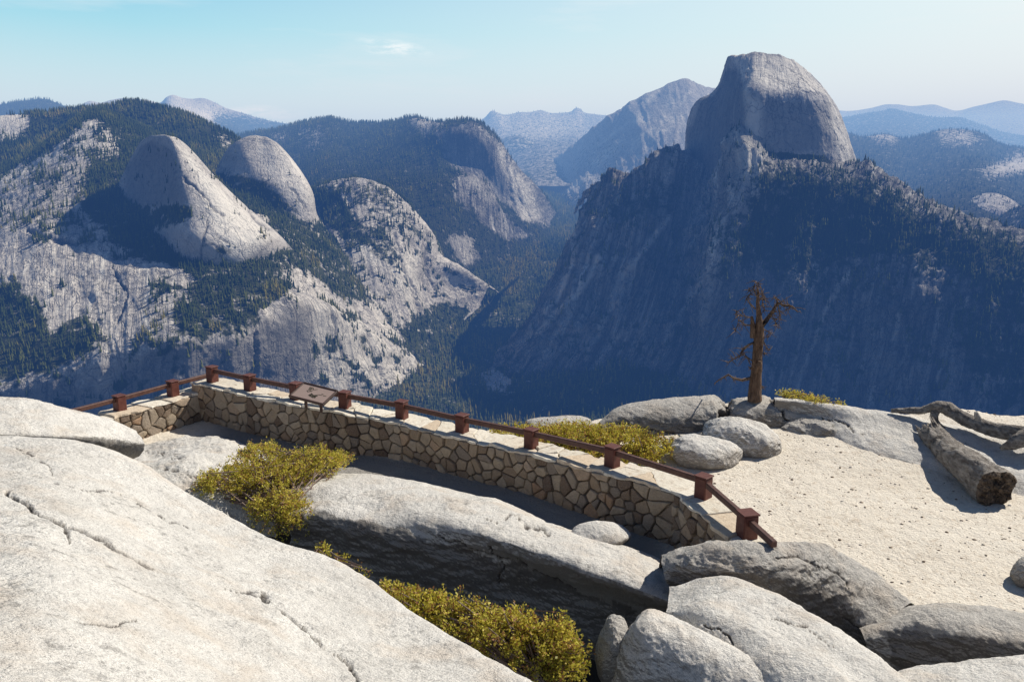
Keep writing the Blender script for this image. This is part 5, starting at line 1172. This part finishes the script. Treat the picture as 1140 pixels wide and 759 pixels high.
# absorption node: sigma = density*(1-color)
ab.inputs['Density'].default_value = dens; ab.inputs['Color'].default_value = tuple(1-s/dens for s in SIG)+(1,)
e = [s*j for s, j in zip(SIG, J)]; em.inputs['Strength'].default_value = max(e); em.inputs['Color'].default_value = tuple(x/max(e) for x in e)+(1,)
n.ln(ab.outputs[0], ad.inputs[0]); n.ln(em.outputs[0], ad.inputs[1]); n.ln(ad.outputs[0], out.inputs['Volume'])
hz = MB(); hz.box((0, 18000, -100), 70000, 44000, 2600)
hz = hz.build('haze', m); hz['kind'] = 'structure'
# thicker blue air over the far ranges
m2 = m.copy(); m2.name = 'far_air_haze'; S2 = (1/30000, 1/23000, 1/16500); J2 = (.60, .82, 1.0); d2 = max(S2); e2 = [a*b for a, b in zip(S2, J2)]
for q in m2.node_tree.nodes:
    if q.type == 'VOLUME_ABSORPTION': q.inputs['Density'].default_value = d2; q.inputs['Color'].default_value = tuple(1-s/d2 for s in S2)+(1,)
    if q.type == 'EMISSION': q.inputs['Strength'].default_value = max(e2); q.inputs['Color'].default_value = tuple(x/max(e2) for x in e2)+(1,)
hz = MB(); hz.box((0, 22500, -110), 69000, 34000, 2560)
hz = hz.build('haze', m2); hz['kind'] = 'structure'

w = bpy.data.worlds.new('World'); S.world = w; w.use_nodes = True; nt = w.node_tree; n = N(nt)
bg = nt.nodes['Background']
sky = n.new('ShaderNodeTexSky', sky_type='NISHITA', sun_disc=False); sky.sun_elevation = SUN_EL; sky.sun_rotation = SUN_AZ
sky.altitude = 2200; sky.air_density = 1.0; sky.dust_density = .6; sky.ozone_density = 1.0
tc = n.new('ShaderNodeTexCoord'); sp = n.new('ShaderNodeSeparateXYZ'); n.ln(tc.outputs['Generated'], sp.inputs[0])
band = n.ramp(sp.outputs[2], [(0, (.98, 1.12, 1.06)), (.07, (.82, 1.04, 1.02)), (.15, (.42, .82, .94)), (.25, (.16, .50, .82))])
low = n.ramp(sp.outputs[2], [(.20, 1), (.36, 0)])
tow = n.ramp(sp.outputs[1], [(.05, .12), (.62, 1)])
rgt = n.ramp(n.math('ADD', n.math('MULTIPLY', sp.outputs[0], .5), .5), [(.30, 0), (.78, 1)])
STR = .05
bandc = n.mix(n.math('MULTIPLY', rgt, .75), band, (1.12, 1.16, 1.12))
wisp = n.noise(tc.outputs['Generated'], 3.2, 6, .6, mult=(1, 1, 7))
wm = n.math('MULTIPLY', n.ramp(wisp, [(.56, 0), (.76, 1)]), .35)
bandc = n.mix(wm, bandc, (1.0, 1.05, 1.04))
def cloud(col, px, py, wx, wz, k):
    d0 = V(px, py, 10.0).normalized() if py > 185 else Vector(((px-CX)/FPX, cos(PITCH)+(CY-py)/FPX*sin(PITCH), -sin(PITCH)+(CY-py)/FPX*cos(PITCH))).normalized()
    a = n.new('ShaderNodeVectorMath', operation='SUBTRACT'); n.ln(tc.outputs['Generated'], a.inputs[0]); a.inputs[1].default_value = d0
    r_ = n.new('ShaderNodeVectorRotate'); r_.rotation_type = 'Y_AXIS'; r_.inputs['Angle'].default_value = k; n.ln(a.outputs[0], r_.inputs['Vector'])
    b_ = n.new('ShaderNodeVectorMath', operation='MULTIPLY'); n.ln(r_.outputs[0], b_.inputs[0]); b_.inputs[1].default_value = (1/wx, 1/wx, 1/wz)
    l_ = n.new('ShaderNodeVectorMath', operation='LENGTH'); n.ln(b_.outputs[0], l_.inputs[0])
    nz_ = n.noise(tc.outputs['Generated'], 26, 6, .65, mult=(1, 1, 4))
    f = n.math('MULTIPLY', n.ramp(l_.outputs['Value'], [(.15, 1), (1, 0)]), n.ramp(nz_, [(.40, 0), (.62, 1)]))
    return n.mix(n.math('MULTIPLY', f, .85), col, (1.25, 1.3, 1.3))
bandc = cloud(bandc, 440, 53, .048, .010, -.15)
bandc = cloud(bandc, 428, 56, .03, .006, .1)
bandc = cloud(bandc, 285, 126, .06, .010, 0)
sc_ = n.mix(1.0, bandc, 1/STR, 'MULTIPLY')
c = n.mix(n.math('MULTIPLY', low, tow), sky.outputs[0], sc_)
n.ln(c, bg.inputs[0]); bg.inputs[1].default_value = STR
sun = bpy.data.lights.new('sun', 'SUN'); sun.energy = 5.0; sun.angle = radians(.53); sun.color = (1, .965, .90)
so = bpy.data.objects.new('sun', sun); link(so)
sd = Vector((sin(SUN_AZ)*cos(SUN_EL), cos(SUN_AZ)*cos(SUN_EL), sin(SUN_EL)))
so.rotation_euler = sd.to_track_quat('Z', 'Y').to_euler()
cam = bpy.data.cameras.new('camera'); co = bpy.data.objects.new('camera', cam); link(co)
cam.sensor_width = 36; cam.lens = 36*FPX/1140; cam.clip_start = .1; cam.clip_end = 90000
co.rotation_euler = (pi/2-PITCH, 0, 0); S.camera = co
S.view_settings.view_transform = 'Standard'; S.view_settings.look = 'None'; S.view_settings.exposure = 0; S.view_settings.gamma = 1
S.cycles.max_bounces = 6; S.cycles.diffuse_bounces = 3; S.cycles.volume_bounces = 0; S.cycles.transparent_max_bounces = 8
S.cycles.use_denoising = True
